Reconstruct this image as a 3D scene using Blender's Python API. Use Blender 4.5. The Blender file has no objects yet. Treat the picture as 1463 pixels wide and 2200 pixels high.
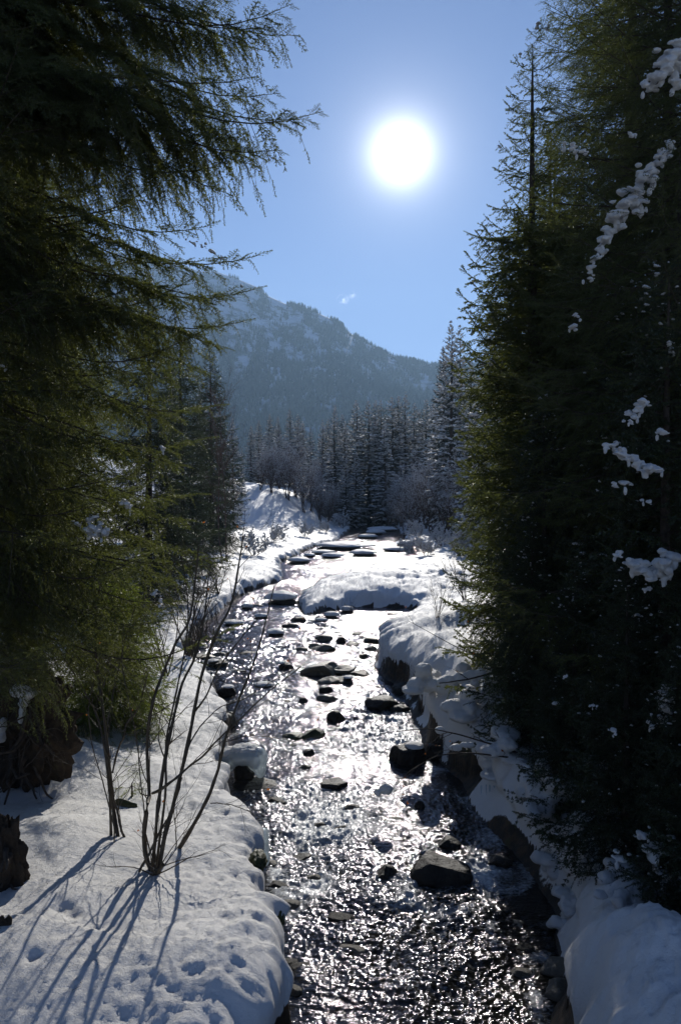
import bpy, math, random
import numpy as np
from mathutils import Vector
R = math.radians
PI = math.pi
sc = bpy.context.scene
C = sc.collection

# ------------------------------------------------------------------ camera
F = 1680.0            # focal length in photo pixels
CX, HY, CH = 731.0, 1060.0, 4.5     # photo centre column, horizon row, camera height over the water
cam_d = bpy.data.cameras.new('camera')
cam = bpy.data.objects.new('camera', cam_d); C.objects.link(cam)
cam_d.sensor_fit = 'VERTICAL'; cam_d.sensor_height = 36.0
cam_d.lens = F / 2200.0 * 36.0
PITCH = math.atan((1100.0 - HY) / F)
cam.location = (0, 0, CH)
cam.rotation_euler = (PI / 2 - PITCH, 0, 0)
cam_d.clip_start = 0.05; cam_d.clip_end = 20000
sc.camera = cam

# ------------------------------------------------------------------ world + sun
SUN_EL = R(23.2); SUN_AZ = R(4.4)       # azimuth clockwise from +Y (towards +X)
sdir = Vector((math.sin(SUN_AZ) * math.cos(SUN_EL), math.cos(SUN_AZ) * math.cos(SUN_EL), math.sin(SUN_EL)))
world = bpy.data.worlds.new('World'); sc.world = world; world.use_nodes = True
wt = world.node_tree; wn = wt.nodes; wl = wt.links
for n in list(wn): wn.remove(n)
def N(t, kind, **kw):
    n = t.nodes.new(kind)
    for k, v in kw.items(): setattr(n, k, v)
    return n
wo = N(wt, 'ShaderNodeOutputWorld')
sky = N(wt, 'ShaderNodeTexSky', sky_type='NISHITA')
sky.sun_disc = False; sky.sun_elevation = SUN_EL; sky.sun_rotation = SUN_AZ
sky.altitude = 1300; sky.air_density = 1.0; sky.dust_density = 0.0; sky.ozone_density = 2.0
bg = N(wt, 'ShaderNodeBackground'); bg.inputs['Strength'].default_value = 0.076
tint = N(wt, 'ShaderNodeMix', data_type='RGBA', blend_type='MULTIPLY'); tint.inputs[0].default_value = 1.0
tint.inputs[7].default_value = (0.83, 0.875, 1.12, 1)
wl.new(sky.outputs[0], tint.inputs[6]); wl.new(tint.outputs[2], bg.inputs['Color'])
geo = N(wt, 'ShaderNodeNewGeometry')
tc = N(wt, 'ShaderNodeTexCoord')
dot = N(wt, 'ShaderNodeVectorMath', operation='DOT_PRODUCT'); dot.inputs[1].default_value = sdir
nrm = N(wt, 'ShaderNodeVectorMath', operation='NORMALIZE')
wl.new(tc.outputs['Generated'], nrm.inputs[0]); wl.new(nrm.outputs[0], dot.inputs[0])
clampd = N(wt, 'ShaderNodeMath', operation='MINIMUM'); clampd.inputs[1].default_value = 0.9999999
wl.new(dot.outputs['Value'], clampd.inputs[0])
ac = N(wt, 'ShaderNodeMath', operation='ARCCOSINE'); wl.new(clampd.outputs[0], ac.inputs[0])
def expo(sig, amp, p=1.0):
    a = N(wt, 'ShaderNodeMath', operation='DIVIDE'); a.inputs[1].default_value = sig; wl.new(ac.outputs[0], a.inputs[0])
    b = N(wt, 'ShaderNodeMath', operation='POWER'); b.inputs[1].default_value = p; wl.new(a.outputs[0], b.inputs[0])
    c = N(wt, 'ShaderNodeMath', operation='MULTIPLY'); c.inputs[1].default_value = -1; wl.new(b.outputs[0], c.inputs[0])
    d = N(wt, 'ShaderNodeMath', operation='EXPONENT'); wl.new(c.outputs[0], d.inputs[0])
    e = N(wt, 'ShaderNodeMath', operation='MULTIPLY'); e.inputs[1].default_value = amp; wl.new(d.outputs[0], e.inputs[0])
    return e
g1 = expo(R(1.75), 1.5, 2.0); g2 = expo(R(2.0), 1.0, 1.0); g3 = expo(R(8.0), 0.10, 1.0)
s1 = N(wt, 'ShaderNodeMath', operation='ADD'); wl.new(g1.outputs[0], s1.inputs[0]); wl.new(g2.outputs[0], s1.inputs[1])
s2 = N(wt, 'ShaderNodeMath', operation='ADD'); wl.new(s1.outputs[0], s2.inputs[0]); wl.new(g3.outputs[0], s2.inputs[1])
# two tiny wisps of cloud
def wisp(px, py, rad, amp):
    d = Vector(((px - CX) / F, 1.0, (HY - py) / F)).normalized()
    dd = N(wt, 'ShaderNodeVectorMath', operation='DISTANCE'); dd.inputs[1].default_value = d
    no = N(wt, 'ShaderNodeTexNoise'); no.inputs['Scale'].default_value = 160; no.inputs['Detail'].default_value = 5
    wl.new(nrm.outputs[0], no.inputs['Vector']); wl.new(nrm.outputs[0], dd.inputs[0])
    a = N(wt, 'ShaderNodeMapRange'); a.inputs['From Min'].default_value = 0; a.inputs['From Max'].default_value = rad
    a.inputs['To Min'].default_value = 1; a.inputs['To Max'].default_value = 0; wl.new(dd.outputs['Value'], a.inputs['Value'])
    b = N(wt, 'ShaderNodeMapRange'); b.inputs['From Min'].default_value = 0.42; b.inputs['From Max'].default_value = 0.75
    wl.new(no.outputs[0], b.inputs['Value'])
    c = N(wt, 'ShaderNodeMath', operation='MULTIPLY'); wl.new(a.outputs[0], c.inputs[0]); wl.new(b.outputs[0], c.inputs[1])
    e = N(wt, 'ShaderNodeMath', operation='MULTIPLY'); e.inputs[1].default_value = amp; wl.new(c.outputs[0], e.inputs[0])
    return e
w1 = wisp(736, 647, 0.0085, 1.1); w2 = wisp(757, 637, 0.006, 0.7)
s3 = N(wt, 'ShaderNodeMath', operation='ADD'); wl.new(w1.outputs[0], s3.inputs[0]); wl.new(w2.outputs[0], s3.inputs[1])
s4 = N(wt, 'ShaderNodeMath', operation='ADD'); wl.new(s2.outputs[0], s4.inputs[0]); wl.new(s3.outputs[0], s4.inputs[1])
bg2 = N(wt, 'ShaderNodeBackground'); bg2.inputs['Color'].default_value = (1.0, 0.985, 0.93, 1)
wl.new(s4.outputs[0], bg2.inputs['Strength'])
addw = N(wt, 'ShaderNodeAddShader'); wl.new(bg.outputs[0], addw.inputs[0]); wl.new(bg2.outputs[0], addw.inputs[1])
wl.new(addw.outputs[0], wo.inputs['Surface'])
world.cycles.sampling_method = 'MANUAL'; world.cycles.sample_map_resolution = 1024
sun_d = bpy.data.lights.new('sun', 'SUN'); sun_d.energy = 3.5; sun_d.angle = R(0.53); sun_d.color = (1.0, 0.955, 0.88)
sun = bpy.data.objects.new('sun', sun_d); C.objects.link(sun)
sun.rotation_euler = sdir.to_track_quat('Z', 'Y').to_euler(); sun.location = (30, 200, 100)
sc.view_settings.view_transform = 'Standard'; sc.view_settings.look = 'None'
sc.view_settings.exposure = 0.28; sc.view_settings.gamma = 1.0; sc.view_settings.use_curve_mapping = False
cy = sc.cycles
cy.max_bounces = 5; cy.diffuse_bounces = 2; cy.glossy_bounces = 2; cy.transmission_bounces = 3
cy.transparent_max_bounces = 10; cy.volume_bounces = 0; cy.caustics_reflective = False; cy.caustics_refractive = False
cy.sample_clamp_indirect = 3.0; cy.sample_clamp_direct = 0.0
cy.use_denoising = True
try: cy.denoiser = 'OPENIMAGEDENOISE'
except Exception: pass

# ------------------------------------------------------------------ helpers
def at(px, py, Y):
    """point at depth Y seen at photo pixel (px,py)"""
    return Vector(((px - CX) / F * Y, Y, CH + (HY - py) / F * Y))
def onz(px, py, z=0.0):
    Y = F * (CH - z) / (py - HY)
    return Vector(((px - CX) / F * Y, Y, z))

def tag(o, label=None, cat=None, group=None, kind=None):
    if label: o['label'] = label
    if cat: o['category'] = cat
    if group: o['group'] = group
    if kind: o['kind'] = kind
    return o
def empty(name, loc=(0, 0, 0), rz=0.0, label=None, cat=None, group=None):
    o = bpy.data.objects.new(name, None); C.objects.link(o); o.location = loc; o.rotation_euler = (0, 0, rz)
    o.empty_display_size = 0.1
    return tag(o, label, cat, group)
def mesh_data(name, V, T, mats, midx=None, smooth=False):
    me = bpy.data.meshes.new(name)
    V = np.ascontiguousarray(V, dtype=np.float32); T = np.ascontiguousarray(T, dtype=np.int32)
    k = T.shape[1]
    me.vertices.add(len(V)); me.vertices.foreach_set('co', V.ravel())
    me.loops.add(T.size); me.loops.foreach_set('vertex_index', T.ravel())
    me.polygons.add(len(T)); me.polygons.foreach_set('loop_start', np.arange(0, T.size, k, dtype=np.int32))
    for m in mats: me.materials.append(m)
    if midx is not None: me.polygons.foreach_set('material_index', np.ascontiguousarray(midx, dtype=np.int32))
    me.polygons.foreach_set('use_smooth', np.full(len(T), bool(smooth)))
    me.update(calc_edges=True)
    return me
def link(name, me, parent=None):
    o = bpy.data.objects.new(name, me); C.objects.link(o)
    if parent is not None: o.parent = parent
    return o
def mobj(name, V, T, mats, parent=None, midx=None, smooth=False):
    if not isinstance(mats, (list, tuple)): mats = [mats]
    return link(name, mesh_data(name, V, T, mats, midx, smooth), parent)
def dup(root, loc, rz, scale=1.0, label=None, group=None):
    r = root.copy(); C.objects.link(r); r.location = loc; r.rotation_euler = (0, 0, rz); r.scale = (scale,) * 3
    if label: r['label'] = label
    if group: r['group'] = group
    for ch in list(root.children):
        c = ch.copy(); C.objects.link(c); c.parent = r
        for g in ch.children:
            d = g.copy(); C.objects.link(d); d.parent = c
    return r

# value/gradient noise in numpy
_rg = np.random.RandomState(7)
_perm = np.concatenate([_rg.permutation(256)] * 3)
_g2 = np.stack([np.cos(np.arange(256) / 256 * 2 * PI), np.sin(np.arange(256) / 256 * 2 * PI)], 1)
_g3 = _rg.normal(size=(256, 3)); _g3 /= np.linalg.norm(_g3, axis=1)[:, None]
def _fade(t): return t * t * t * (t * (t * 6 - 15) + 10)
def n2(x, y, seed=0):
    x = np.asarray(x, float) + seed * 17.31; y = np.asarray(y, float) + seed * 9.77
    xi = np.floor(x).astype(int); yi = np.floor(y).astype(int); xf = x - xi; yf = y - yi
    xi &= 255; yi &= 255
    def g(a, b, dx, dy):
        h = _perm[_perm[(xi + a) & 255] + ((yi + b) & 255)]
        return _g2[h, 0] * dx + _g2[h, 1] * dy
    u = _fade(xf); v = _fade(yf)
    a = g(0, 0, xf, yf); b = g(1, 0, xf - 1, yf); c = g(0, 1, xf, yf - 1); d = g(1, 1, xf - 1, yf - 1)
    return (a + u * (b - a)) * (1 - v) + (c + u * (d - c)) * v
def n3(P, s=1.0, seed=0):
    P = np.asarray(P, float) * s + seed * 13.7
    I = np.floor(P).astype(int); f = P - I; I &= 255; u = _fade(f)
    def g(a, b, c):
        h = _perm[_perm[_perm[(I[:, 0] + a) & 255] + ((I[:, 1] + b) & 255)] + ((I[:, 2] + c) & 255)]
        return (_g3[h] * (f - np.array([a, b, c]))).sum(1)
    l = lambda a, b, t: a + t * (b - a)
    return l(l(l(g(0,0,0), g(1,0,0), u[:,0]), l(g(0,1,0), g(1,1,0), u[:,0]), u[:,1]),
             l(l(g(0,0,1), g(1,0,1), u[:,0]), l(g(0,1,1), g(1,1,1), u[:,0]), u[:,1]), u[:,2])
def sst(a, b, x):
    t = np.clip((np.asarray(x, float) - a) / (b - a), 0, 1); return t * t * (3 - 2 * t)
def unit(v): return v / (np.linalg.norm(v, axis=-1, keepdims=True) + 1e-9)

# ------------------------------------------------------------------ materials
def newmat(name):
    m = bpy.data.materials.new(name); m.use_nodes = True; t = m.node_tree
    for n in list(t.nodes): t.nodes.remove(n)
    return m, t, N(t, 'ShaderNodeOutputMaterial')
def ramp(t, fac, stops):
    r = N(t, 'ShaderNodeValToRGB'); e = r.color_ramp.elements
    while len(e) > 1: e.remove(e[-1])
    e[0].position = stops[0][0]; e[0].color = (*stops[0][1], 1)
    for p, c in stops[1:]:
        q = e.new(p); q.color = (*c, 1)
    t.links.new(fac, r.inputs[0]); return r
def noise(t, scale, detail=4, rough=0.55, coord=None):
    n = N(t, 'ShaderNodeTexNoise'); n.inputs['Scale'].default_value = scale; n.inputs['Detail'].default_value = detail
    n.inputs['Roughness'].default_value = rough
    if coord is None:
        coord = N(t, 'ShaderNodeTexCoord').outputs['Object']
    t.links.new(coord, n.inputs['Vector']); return n
def bump(t, h, strength, dist, prev=None):
    b = N(t, 'ShaderNodeBump'); b.inputs['Strength'].default_value = strength; b.inputs['Distance'].default_value = dist
    t.links.new(h, b.inputs['Height'])
    if prev is not None: t.links.new(prev, b.inputs['Normal'])
    return b
def simple(name, stops, scale, rough=0.7, bs=0.5, bd=0.01, bscale=None, spec=0.4, coat=0.0):
    m, t, o = newmat(name)
    n = noise(t, scale, 5); r = ramp(t, n.outputs[0], stops)
    p = N(t, 'ShaderNodeBsdfPrincipled'); t.links.new(r.outputs[0], p.inputs['Base Color'])
    p.inputs['Roughness'].default_value = rough; p.inputs['Specular IOR Level'].default_value = spec
    p.inputs['Coat Weight'].default_value = coat; p.inputs['Coat Roughness'].default_value = 0.15
    b = bump(t, noise(t, bscale or scale * 3, 6, 0.65).outputs[0], bs, bd); t.links.new(b.outputs[0], p.inputs['Normal'])
    t.links.new(p.outputs[0], o.inputs['Surface']); return m
def foliage(name, dark, light, trans, rough=0.38, tw=0.45, scale=2.0, spec=0.5):
    m, t, o = newmat(name)
    n = noise(t, scale, 3); r = ramp(t, n.outputs[0], [(0.3, dark), (0.7, light)])
    p = N(t, 'ShaderNodeBsdfPrincipled'); p.inputs['Roughness'].default_value = rough
    p.inputs['Specular IOR Level'].default_value = spec
    t.links.new(r.outputs[0], p.inputs['Base Color'])
    tr = N(t, 'ShaderNodeBsdfTranslucent'); tr.inputs['Color'].default_value = (*trans, 1)
    mx = N(t, 'ShaderNodeMixShader'); mx.inputs[0].default_value = tw
    t.links.new(p.outputs[0], mx.inputs[1]); t.links.new(tr.outputs[0], mx.inputs[2])
    t.links.new(mx.outputs[0], o.inputs['Surface']); return m

def snow_material(name, ground=False):
    m, t, o = newmat(name)
    p = N(t, 'ShaderNodeBsdfPrincipled'); p.inputs['Roughness'].default_value = 0.55
    p.inputs['Specular IOR Level'].default_value = 0.35
    base = ramp(t, noise(t, 1.3, 4).outputs[0], [(0.3, (0.74, 0.72, 0.68)), (0.7, (0.82, 0.80, 0.765))])
    b1 = bump(t, noise(t, 16, 8, 0.75).outputs[0], 0.6, 0.05)
    b2 = bump(t, noise(t, 110, 3, 0.7).outputs[0], 0.35, 0.006, b1.outputs[0])
    t.links.new(b2.outputs[0], p.inputs['Normal'])
    if not ground:
        t.links.new(base.outputs[0], p.inputs['Base Color'])
        tr = N(t, 'ShaderNodeBsdfTranslucent'); tr.inputs['Color'].default_value = (0.75, 0.82, 0.9, 1)
        mx = N(t, 'ShaderNodeMixShader'); mx.inputs[0].default_value = 0.16
        t.links.new(p.outputs[0], mx.inputs[1]); t.links.new(tr.outputs[0], mx.inputs[2])
        t.links.new(mx.outputs[0], o.inputs['Surface']); return m
    a = N(t, 'ShaderNodeAttribute'); a.attribute_name = 'soil'
    soilc = ramp(t, noise(t, 5, 6, 0.65).outputs[0], [(0.3, (0.012, 0.009, 0.006)), (0.5, (0.035, 0.023, 0.012)), (0.62, (0.08, 0.045, 0.02)), (0.75, (0.07, 0.075, 0.02))])
    f = N(t, 'ShaderNodeMath', operation='ADD'); t.links.new(a.outputs['Fac'], f.inputs[0])
    nn = noise(t, 9, 5, 0.7)
    mm = N(t, 'ShaderNodeMath', operation='MULTIPLY_ADD'); mm.inputs[1].default_value = 0.9; mm.inputs[2].default_value = -0.45
    t.links.new(nn.outputs[0], mm.inputs[0]); t.links.new(mm.outputs[0], f.inputs[1])
    g = N(t, 'ShaderNodeMapRange'); g.inputs['From Min'].default_value = 0.45; g.inputs['From Max'].default_value = 0.55
    t.links.new(f.outputs[0], g.inputs['Value'])
    cm = N(t, 'ShaderNodeMix', data_type='RGBA'); t.links.new(g.outputs[0], cm.inputs[0])
    t.links.new(base.outputs[0], cm.inputs[6]); t.links.new(soilc.outputs[0], cm.inputs[7])
    t.links.new(cm.outputs[2], p.inputs['Base Color'])
    t.links.new(p.outputs[0], o.inputs['Surface']); return m

M_ground = snow_material('snow_ground', True)
M_snow = snow_material('fresh_snow')
M_rock = simple('wet_rock', [(0.3, (0.012, 0.010, 0.008)), (0.55, (0.030, 0.024, 0.018)), (0.75, (0.065, 0.052, 0.036))], 5, 0.5, 0.9, 0.04, 14, 0.22)
M_slab = simple('tan_rock', [(0.3, (0.05, 0.042, 0.03)), (0.6, (0.14, 0.115, 0.075)), (0.8, (0.20, 0.17, 0.12))], 4, 0.5, 0.8, 0.03, 14, 0.4)
M_moss = simple('mossy_rock', [(0.3, (0.02, 0.02, 0.01)), (0.55, (0.06, 0.065, 0.02)), (0.75, (0.11, 0.10, 0.035))], 6, 0.5, 0.8, 0.02, 30, 0.3)
M_bark = simple('spruce_bark', [(0.3, (0.03, 0.022, 0.016)), (0.7, (0.10, 0.075, 0.055))], 14, 0.85, 1.0, 0.02, 22)
M_twig = simple('alder_bark', [(0.3, (0.045, 0.032, 0.018)), (0.7, (0.12, 0.088, 0.05))], 12, 0.55, 0.5, 0.004, 60)
M_twigfar = simple('thicket_bark', [(0.3, (0.06, 0.036, 0.026)), (0.7, (0.15, 0.095, 0.07))], 1, 0.8, 0.2, 0.004)
M_root = simple('root_soil', [(0.3, (0.014, 0.010, 0.006)), (0.6, (0.06, 0.038, 0.02)), (0.8, (0.10, 0.085, 0.03))], 7, 0.8, 1.0, 0.04, 18)
M_concrete = simple('old_concrete', [(0.3, (0.10, 0.095, 0.085)), (0.7, (0.22, 0.20, 0.18))], 1.5, 0.85, 0.5, 0.03)
M_needle = foliage('spruce_needles', (0.026, 0.036, 0.013), (0.056, 0.074, 0.024), (0.23, 0.26, 0.05), 0.48, 0.43, 1.2, 0.6)
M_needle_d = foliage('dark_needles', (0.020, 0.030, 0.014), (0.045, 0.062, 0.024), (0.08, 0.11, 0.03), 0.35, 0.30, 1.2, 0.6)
M_needle_y = foliage('young_needles', (0.06, 0.085, 0.015), (0.10, 0.14, 0.025), (0.36, 0.44, 0.05), 0.35, 0.5, 2.0, 0.5)
M_needle_f = foliage('far_needles', (0.020, 0.032, 0.024), (0.040, 0.055, 0.036), (0.04, 0.06, 0.03), 0.5, 0.2, 0.3, 0.3)
M_leaf = foliage('dead_leaves', (0.22, 0.07, 0.015), (0.35, 0.13, 0.03), (0.55, 0.18, 0.03), 0.5, 0.5, 9, 0.3)
def ice_mat():
    m, t, o = newmat('ice')
    p = N(t, 'ShaderNodeBsdfPrincipled'); p.inputs['Base Color'].default_value = (0.75, 0.82, 0.86, 1)
    p.inputs['Roughness'].default_value = 0.12; p.inputs['Coat Weight'].default_value = 0.5
    tr = N(t, 'ShaderNodeBsdfTransparent'); tr.inputs[0].default_value = (0.8, 0.87, 0.9, 1)
    tl = N(t, 'ShaderNodeBsdfTranslucent'); tl.inputs[0].default_value = (0.8, 0.87, 0.9, 1)
    b = bump(t, noise(t, 12, 5).outputs[0], 0.6, 0.03); t.links.new(b.outputs[0], p.inputs['Normal'])
    m1 = N(t, 'ShaderNodeMixShader'); m1.inputs[0].default_value = 0.5
    t.links.new(p.outputs[0], m1.inputs[1]); t.links.new(tl.outputs[0], m1.inputs[2])
    m2 = N(t, 'ShaderNodeMixShader'); m2.inputs[0].default_value = 0.3
    t.links.new(m1.outputs[0], m2.inputs[1]); t.links.new(tr.outputs[0], m2.inputs[2])
    t.links.new(m2.outputs[0], o.inputs['Surface']); return m
M_ice = ice_mat()
def water_mat():
    m, t, o = newmat('stream_water')
    tcn = N(t, 'ShaderNodeTexCoord')
    mp = N(t, 'ShaderNodeMapping'); mp.inputs['Scale'].default_value = (1.0, 2.1, 1.0); t.links.new(tcn.outputs['Object'], mp.inputs[0])
    b1 = bump(t, noise(t, 7, 3, 0.6, mp.outputs[0]).outputs[0], 0.7, 0.034)
    b2 = bump(t, noise(t, 26, 3, 0.6, mp.outputs[0]).outputs[0], 0.6, 0.006, b1.outputs[0])
    gl = N(t, 'ShaderNodeBsdfGlossy'); gl.inputs['Roughness'].default_value = 0.095; gl.inputs['Color'].default_value = (1.0, 0.94, 1.0, 1)
    t.links.new(b2.outputs[0], gl.inputs['Normal'])
    tr = N(t, 'ShaderNodeBsdfTransparent'); tr.inputs[0].default_value = (0.34, 0.30, 0.22, 1)
    df = N(t, 'ShaderNodeBsdfDiffuse'); df.inputs[0].default_value = (0.025, 0.024, 0.018, 1)
    mx0 = N(t, 'ShaderNodeMixShader'); mx0.inputs[0].default_value = 0.35
    t.links.new(tr.outputs[0], mx0.inputs[1]); t.links.new(df.outputs[0], mx0.inputs[2])
    fr = N(t, 'ShaderNodeFresnel'); fr.inputs[0].default_value = 1.33; t.links.new(b2.outputs[0], fr.inputs['Normal'])
    mx1 = N(t, 'ShaderNodeMixShader'); t.links.new(fr.outputs[0], mx1.inputs[0])
    t.links.new(mx0.outputs[0], mx1.inputs[1]); t.links.new(gl.outputs[0], mx1.inputs[2])
    # foam
    a = N(t, 'ShaderNodeAttribute'); a.attribute_name = 'foam'
    nn = noise(t, 16, 5, 0.75, mp.outputs[0])
    mm = N(t, 'ShaderNodeMath', operation='MULTIPLY_ADD'); mm.inputs[1].default_value = 1.6; mm.inputs[2].default_value = -0.8
    t.links.new(nn.outputs[0], mm.inputs[0])
    ad = N(t, 'ShaderNodeMath', operation='ADD'); t.links.new(a.outputs['Fac'], ad.inputs[0]); t.links.new(mm.outputs[0], ad.inputs[1])
    g = N(t, 'ShaderNodeMapRange'); g.inputs['From Min'].default_value = 0.3; g.inputs['From Max'].default_value = 1.0
    g.inputs['To Max'].default_value = 0.88
    t.links.new(ad.outputs[0], g.inputs['Value'])
    fo = N(t, 'ShaderNodeBsdfPrincipled'); fo.inputs['Base Color'].default_value = (0.72, 0.75, 0.76, 1); fo.inputs['Roughness'].default_value = 0.25
    fb = bump(t, noise(t, 40, 4, 0.7, mp.outputs[0]).outputs[0], 0.9, 0.02); t.links.new(fb.outputs[0], fo.inputs['Normal'])
    mx2 = N(t, 'ShaderNodeMixShader'); t.links.new(g.outputs[0], mx2.inputs[0])
    t.links.new(mx1.outputs[0], mx2.inputs[1]); t.links.new(fo.outputs[0], mx2.inputs[2])
    t.links.new(mx2.outputs[0], o.inputs['Surface']); return m
M_water = water_mat()
def mountain_mat():
    m, t, o = newmat('mountain_snow')
    p = N(t, 'ShaderNodeBsdfPrincipled'); p.inputs['Roughness'].default_value = 0.8
    n = noise(t, 0.02, 8, 0.65); r = ramp(t, n.outputs[0], [(0.42, (0.10, 0.10, 0.10)), (0.50, (0.6, 0.62, 0.66)), (0.7, (0.8, 0.82, 0.86))])
    t.links.new(r.outputs[0], p.inputs['Base Color'])
    b = bump(t, noise(t, 0.03, 8, 0.7).outputs[0], 0.8, 12); t.links.new(b.outputs[0], p.inputs['Normal'])
    t.links.new(p.outputs[0], o.inputs['Surface']); return m
M_mount = mountain_mat()

# ------------------------------------------------------------------ stream outline (edge points traced, put on the ground at real distance)
LB = [(490, 2330, 1.0), (540, 2190, 1.0), (590, 2120, 1.0), (624, 2075, 1.0), (602, 1960, .95), (572, 1850, .9), (560, 1760, .8), (485, 1700, .7), (475, 1600, .55),
      (490, 1530, .45), (445, 1430, .4), (385, 1385, .4), (420, 1330, .4), (470, 1290, .45), (525, 1250, .5), (605, 1228, .45),
      (598, 1195, .45), (660, 1170, .4), (720, 1155, .35), (742, 1137, .3), (768, 1118, .3)]
RB = [(1235, 2240, .9), (1235, 2150, .8), (1250, 1985, .4), (1235, 1880, .4), (1165, 1800, .4), (1120, 1740, .5), (1040, 1690, .2), (925, 1590, .15), (900, 1520, .1), (858, 1468, .1),
      (815, 1430, .08), (822, 1388, .08), (868, 1345, .08), (902, 1312, .05), (880, 1303, .05), (760, 1300, .05), (655, 1318, .05),
      (640, 1288, .1), (680, 1255, .2), (760, 1222, .2), (900, 1193, .2), (930, 1180, .2), (880, 1165, .2), (862, 1140, .2), (840, 1118, .2)]
RH = [.9, .7, .4, .35, .35, .4, .65, 1.0, 1.1, .9, .85, .7, .55, .45, .4, .4, .38, .35, .35, .35, .35, .35, .4, .4, .3]
def xy(l): return [tuple(onz(*q)[:2]) for q in l]
Lp = xy(LB); Lh = [q[2] for q in LB]
Rp = xy(RB); Rh = RH
Lp = [(-1.2, -30.0), (-0.9, 0.0), (-0.55, 4.0)] + Lp; Lh = [1.0, 1.0, 1.0] + Lh
Rp = [(5.0, -30.0), (3.0, 0.0), (1.9, 4.0)] + Rp; Rh = [.9, .9, .9] + Rh
Lp += [(4.5, 160.0), (8.0, 260.0)]; Lh += [.3, .3]
Rp += [(10.5, 160.0), (14.0, 260.0)]; Rh += [.3, .3]
poly = np.array(Lp + Rp[::-1]); polyh = np.array(Lh + Rh[::-1])
side = np.array([0] * len(Lp) + [1] * len(Rp))

def sdf(X, Y):
    """signed distance to the water outline (positive on land), bank height there, side, direction to the edge"""
    n = len(poly); best = np.full(X.shape, 1e9); bh = np.zeros(X.shape); sd = np.zeros(X.shape); gx = np.zeros(X.shape); gy = np.zeros(X.shape)
    inside = np.zeros(X.shape, bool)
    for i in range(n):
        a = poly[i]; b = poly[(i + 1) % n]; e = b - a
        t = np.clip(((X - a[0]) * e[0] + (Y - a[1]) * e[1]) / (e @ e), 0, 1)
        qx = a[0] + t * e[0]; qy = a[1] + t * e[1]; d = np.hypot(X - qx, Y - qy)
        m = d < best; best[m] = d[m]; bh[m] = (polyh[i] * (1 - t) + polyh[(i + 1) % n] * t)[m]
        sd[m] = side[i]; gx[m] = (qx - X)[m]; gy[m] = (qy - Y)[m]
        c = ((a[1] > Y) != (b[1] > Y)) & (X < (b[0] - a[0]) * (Y - a[1]) / (b[1] - a[1] + 1e-12) + a[0]); inside ^= c
    l = np.maximum(best, 1e-6)
    return np.where(inside, -best, best), bh, sd, gx / l, gy / l

def bump_at(X, Y, cx, cy, rx, ry, h):
    q = ((X - cx) / rx) ** 2 + ((Y - cy) / ry) ** 2
    return h * np.exp(-q)

def land(X, Y, fine=True):
    d, bh, sd, gx, gy = sdf(X, Y)
    far = sst(15, 60, Y)
    wob = n2(X * 1.1, Y * 1.1, 3) * 0.30 + n2(X * 3.1, Y * 3.1, 4) * 0.13 + n2(X * 8, Y * 8, 5) * 0.04
    dd = d + wob * sst(-0.5, 0.3, d) * (1 + 1.2 * far)
    w = 0.45 + 0.9 * far + 0.6 * (sd > .5) * (1 - far)
    t = np.clip(dd / w, 0, 1)
    dome = np.sqrt(np.clip(1 - (1 - t) ** 2.4, 0, 1))
    bhv = bh * (1 + 0.22 * n2(X * .7, Y * .7, 8))
    z = np.where(dd > 0, bhv * dome, np.maximum(dd * 0.9, -0.45))
    z = np.where(dd <= 0, np.maximum(z, -0.42 + 0.10 * n2(X * 2, Y * 2, 6)), z)
    inl = np.clip(d, 0, 60)
    left = sd < .5
    # inland rise
    rl = 0.10 * inl + 0.06 * np.clip(inl - 2.5, 0, 40)
    rl = rl + 3.6 * sst(72, 92, Y) * sst(1.5, 9, inl) * sst(160, 110, Y)
    rr = 0.10 * inl * sst(60, 20, Y) + 0.02 * inl + 0.22 * np.clip(inl - 4.0, 0, 30) * sst(40, 20, Y)
    z = z + np.where(left, rl, rr)
    # long snow undulation
    amp = sst(0.1, 1.2, d)
    z = z + amp * (0.17 * n2(X * .45, Y * .45, 11) + 0.07 * n2(X * 1.3, Y * 1.3, 12) * (1 + .6 * (sd > .5)))
    near = sst(0.0, 0.35, d)
    if fine:
        b1 = np.abs(n2(X * 4.3, Y * 4.3, 13)); b2 = np.abs(n2(X * 11, Y * 11, 14))
        edge = np.exp(-np.clip(d, 0, 9) / 0.8)
        z = z + near * ((0.06 * b1 + 0.03 * b2 + .018 * np.abs(n2(X * 21, Y * 21, 19))) * (0.12 + 1.7 * edge) + (0.014 + .010 * (sd > .5)) * n2(X * 24, Y * 24, 15) + 0.006 * n2(X * 50, Y * 50, 16))
        z = z + near * (sd > .5) * sst(16, 9, Y) * (.07 * n2(X * 3.3, Y * 3.3, 23) + .035 * np.abs(n2(X * 8, Y * 8, 24)))
        z = z + near * edge * .03 * n2(X * 9, Y * 9, 25)
        # trampled snow on the gravel bar
        tr = np.exp(-(((X - 4.3) / 3.2) ** 2 + ((Y - 36) / 8.0) ** 2))
        z = z - tr * near * 0.16 * np.clip(n2(X * 2.4, Y * 1.9, 21) * 2.2 - .1, 0, 1) + tr * near * .05 * n2(X * 5, Y * 4, 22)
        # footprints and dents on the left bank
        for (fx, fy, fr, fd) in FOOT:
            z = z - .6 * fd * np.exp(-((X - fx) ** 2 + (Y - fy) ** 2) / fr ** 2)
    # snow bosses
    for (cx, cy, rx, ry, h) in BUMPS:
        z = z + bump_at(X, Y, cx, cy, rx, ry, h)
    return z, d, bh, sd, gx, gy
FOOT = []
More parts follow.
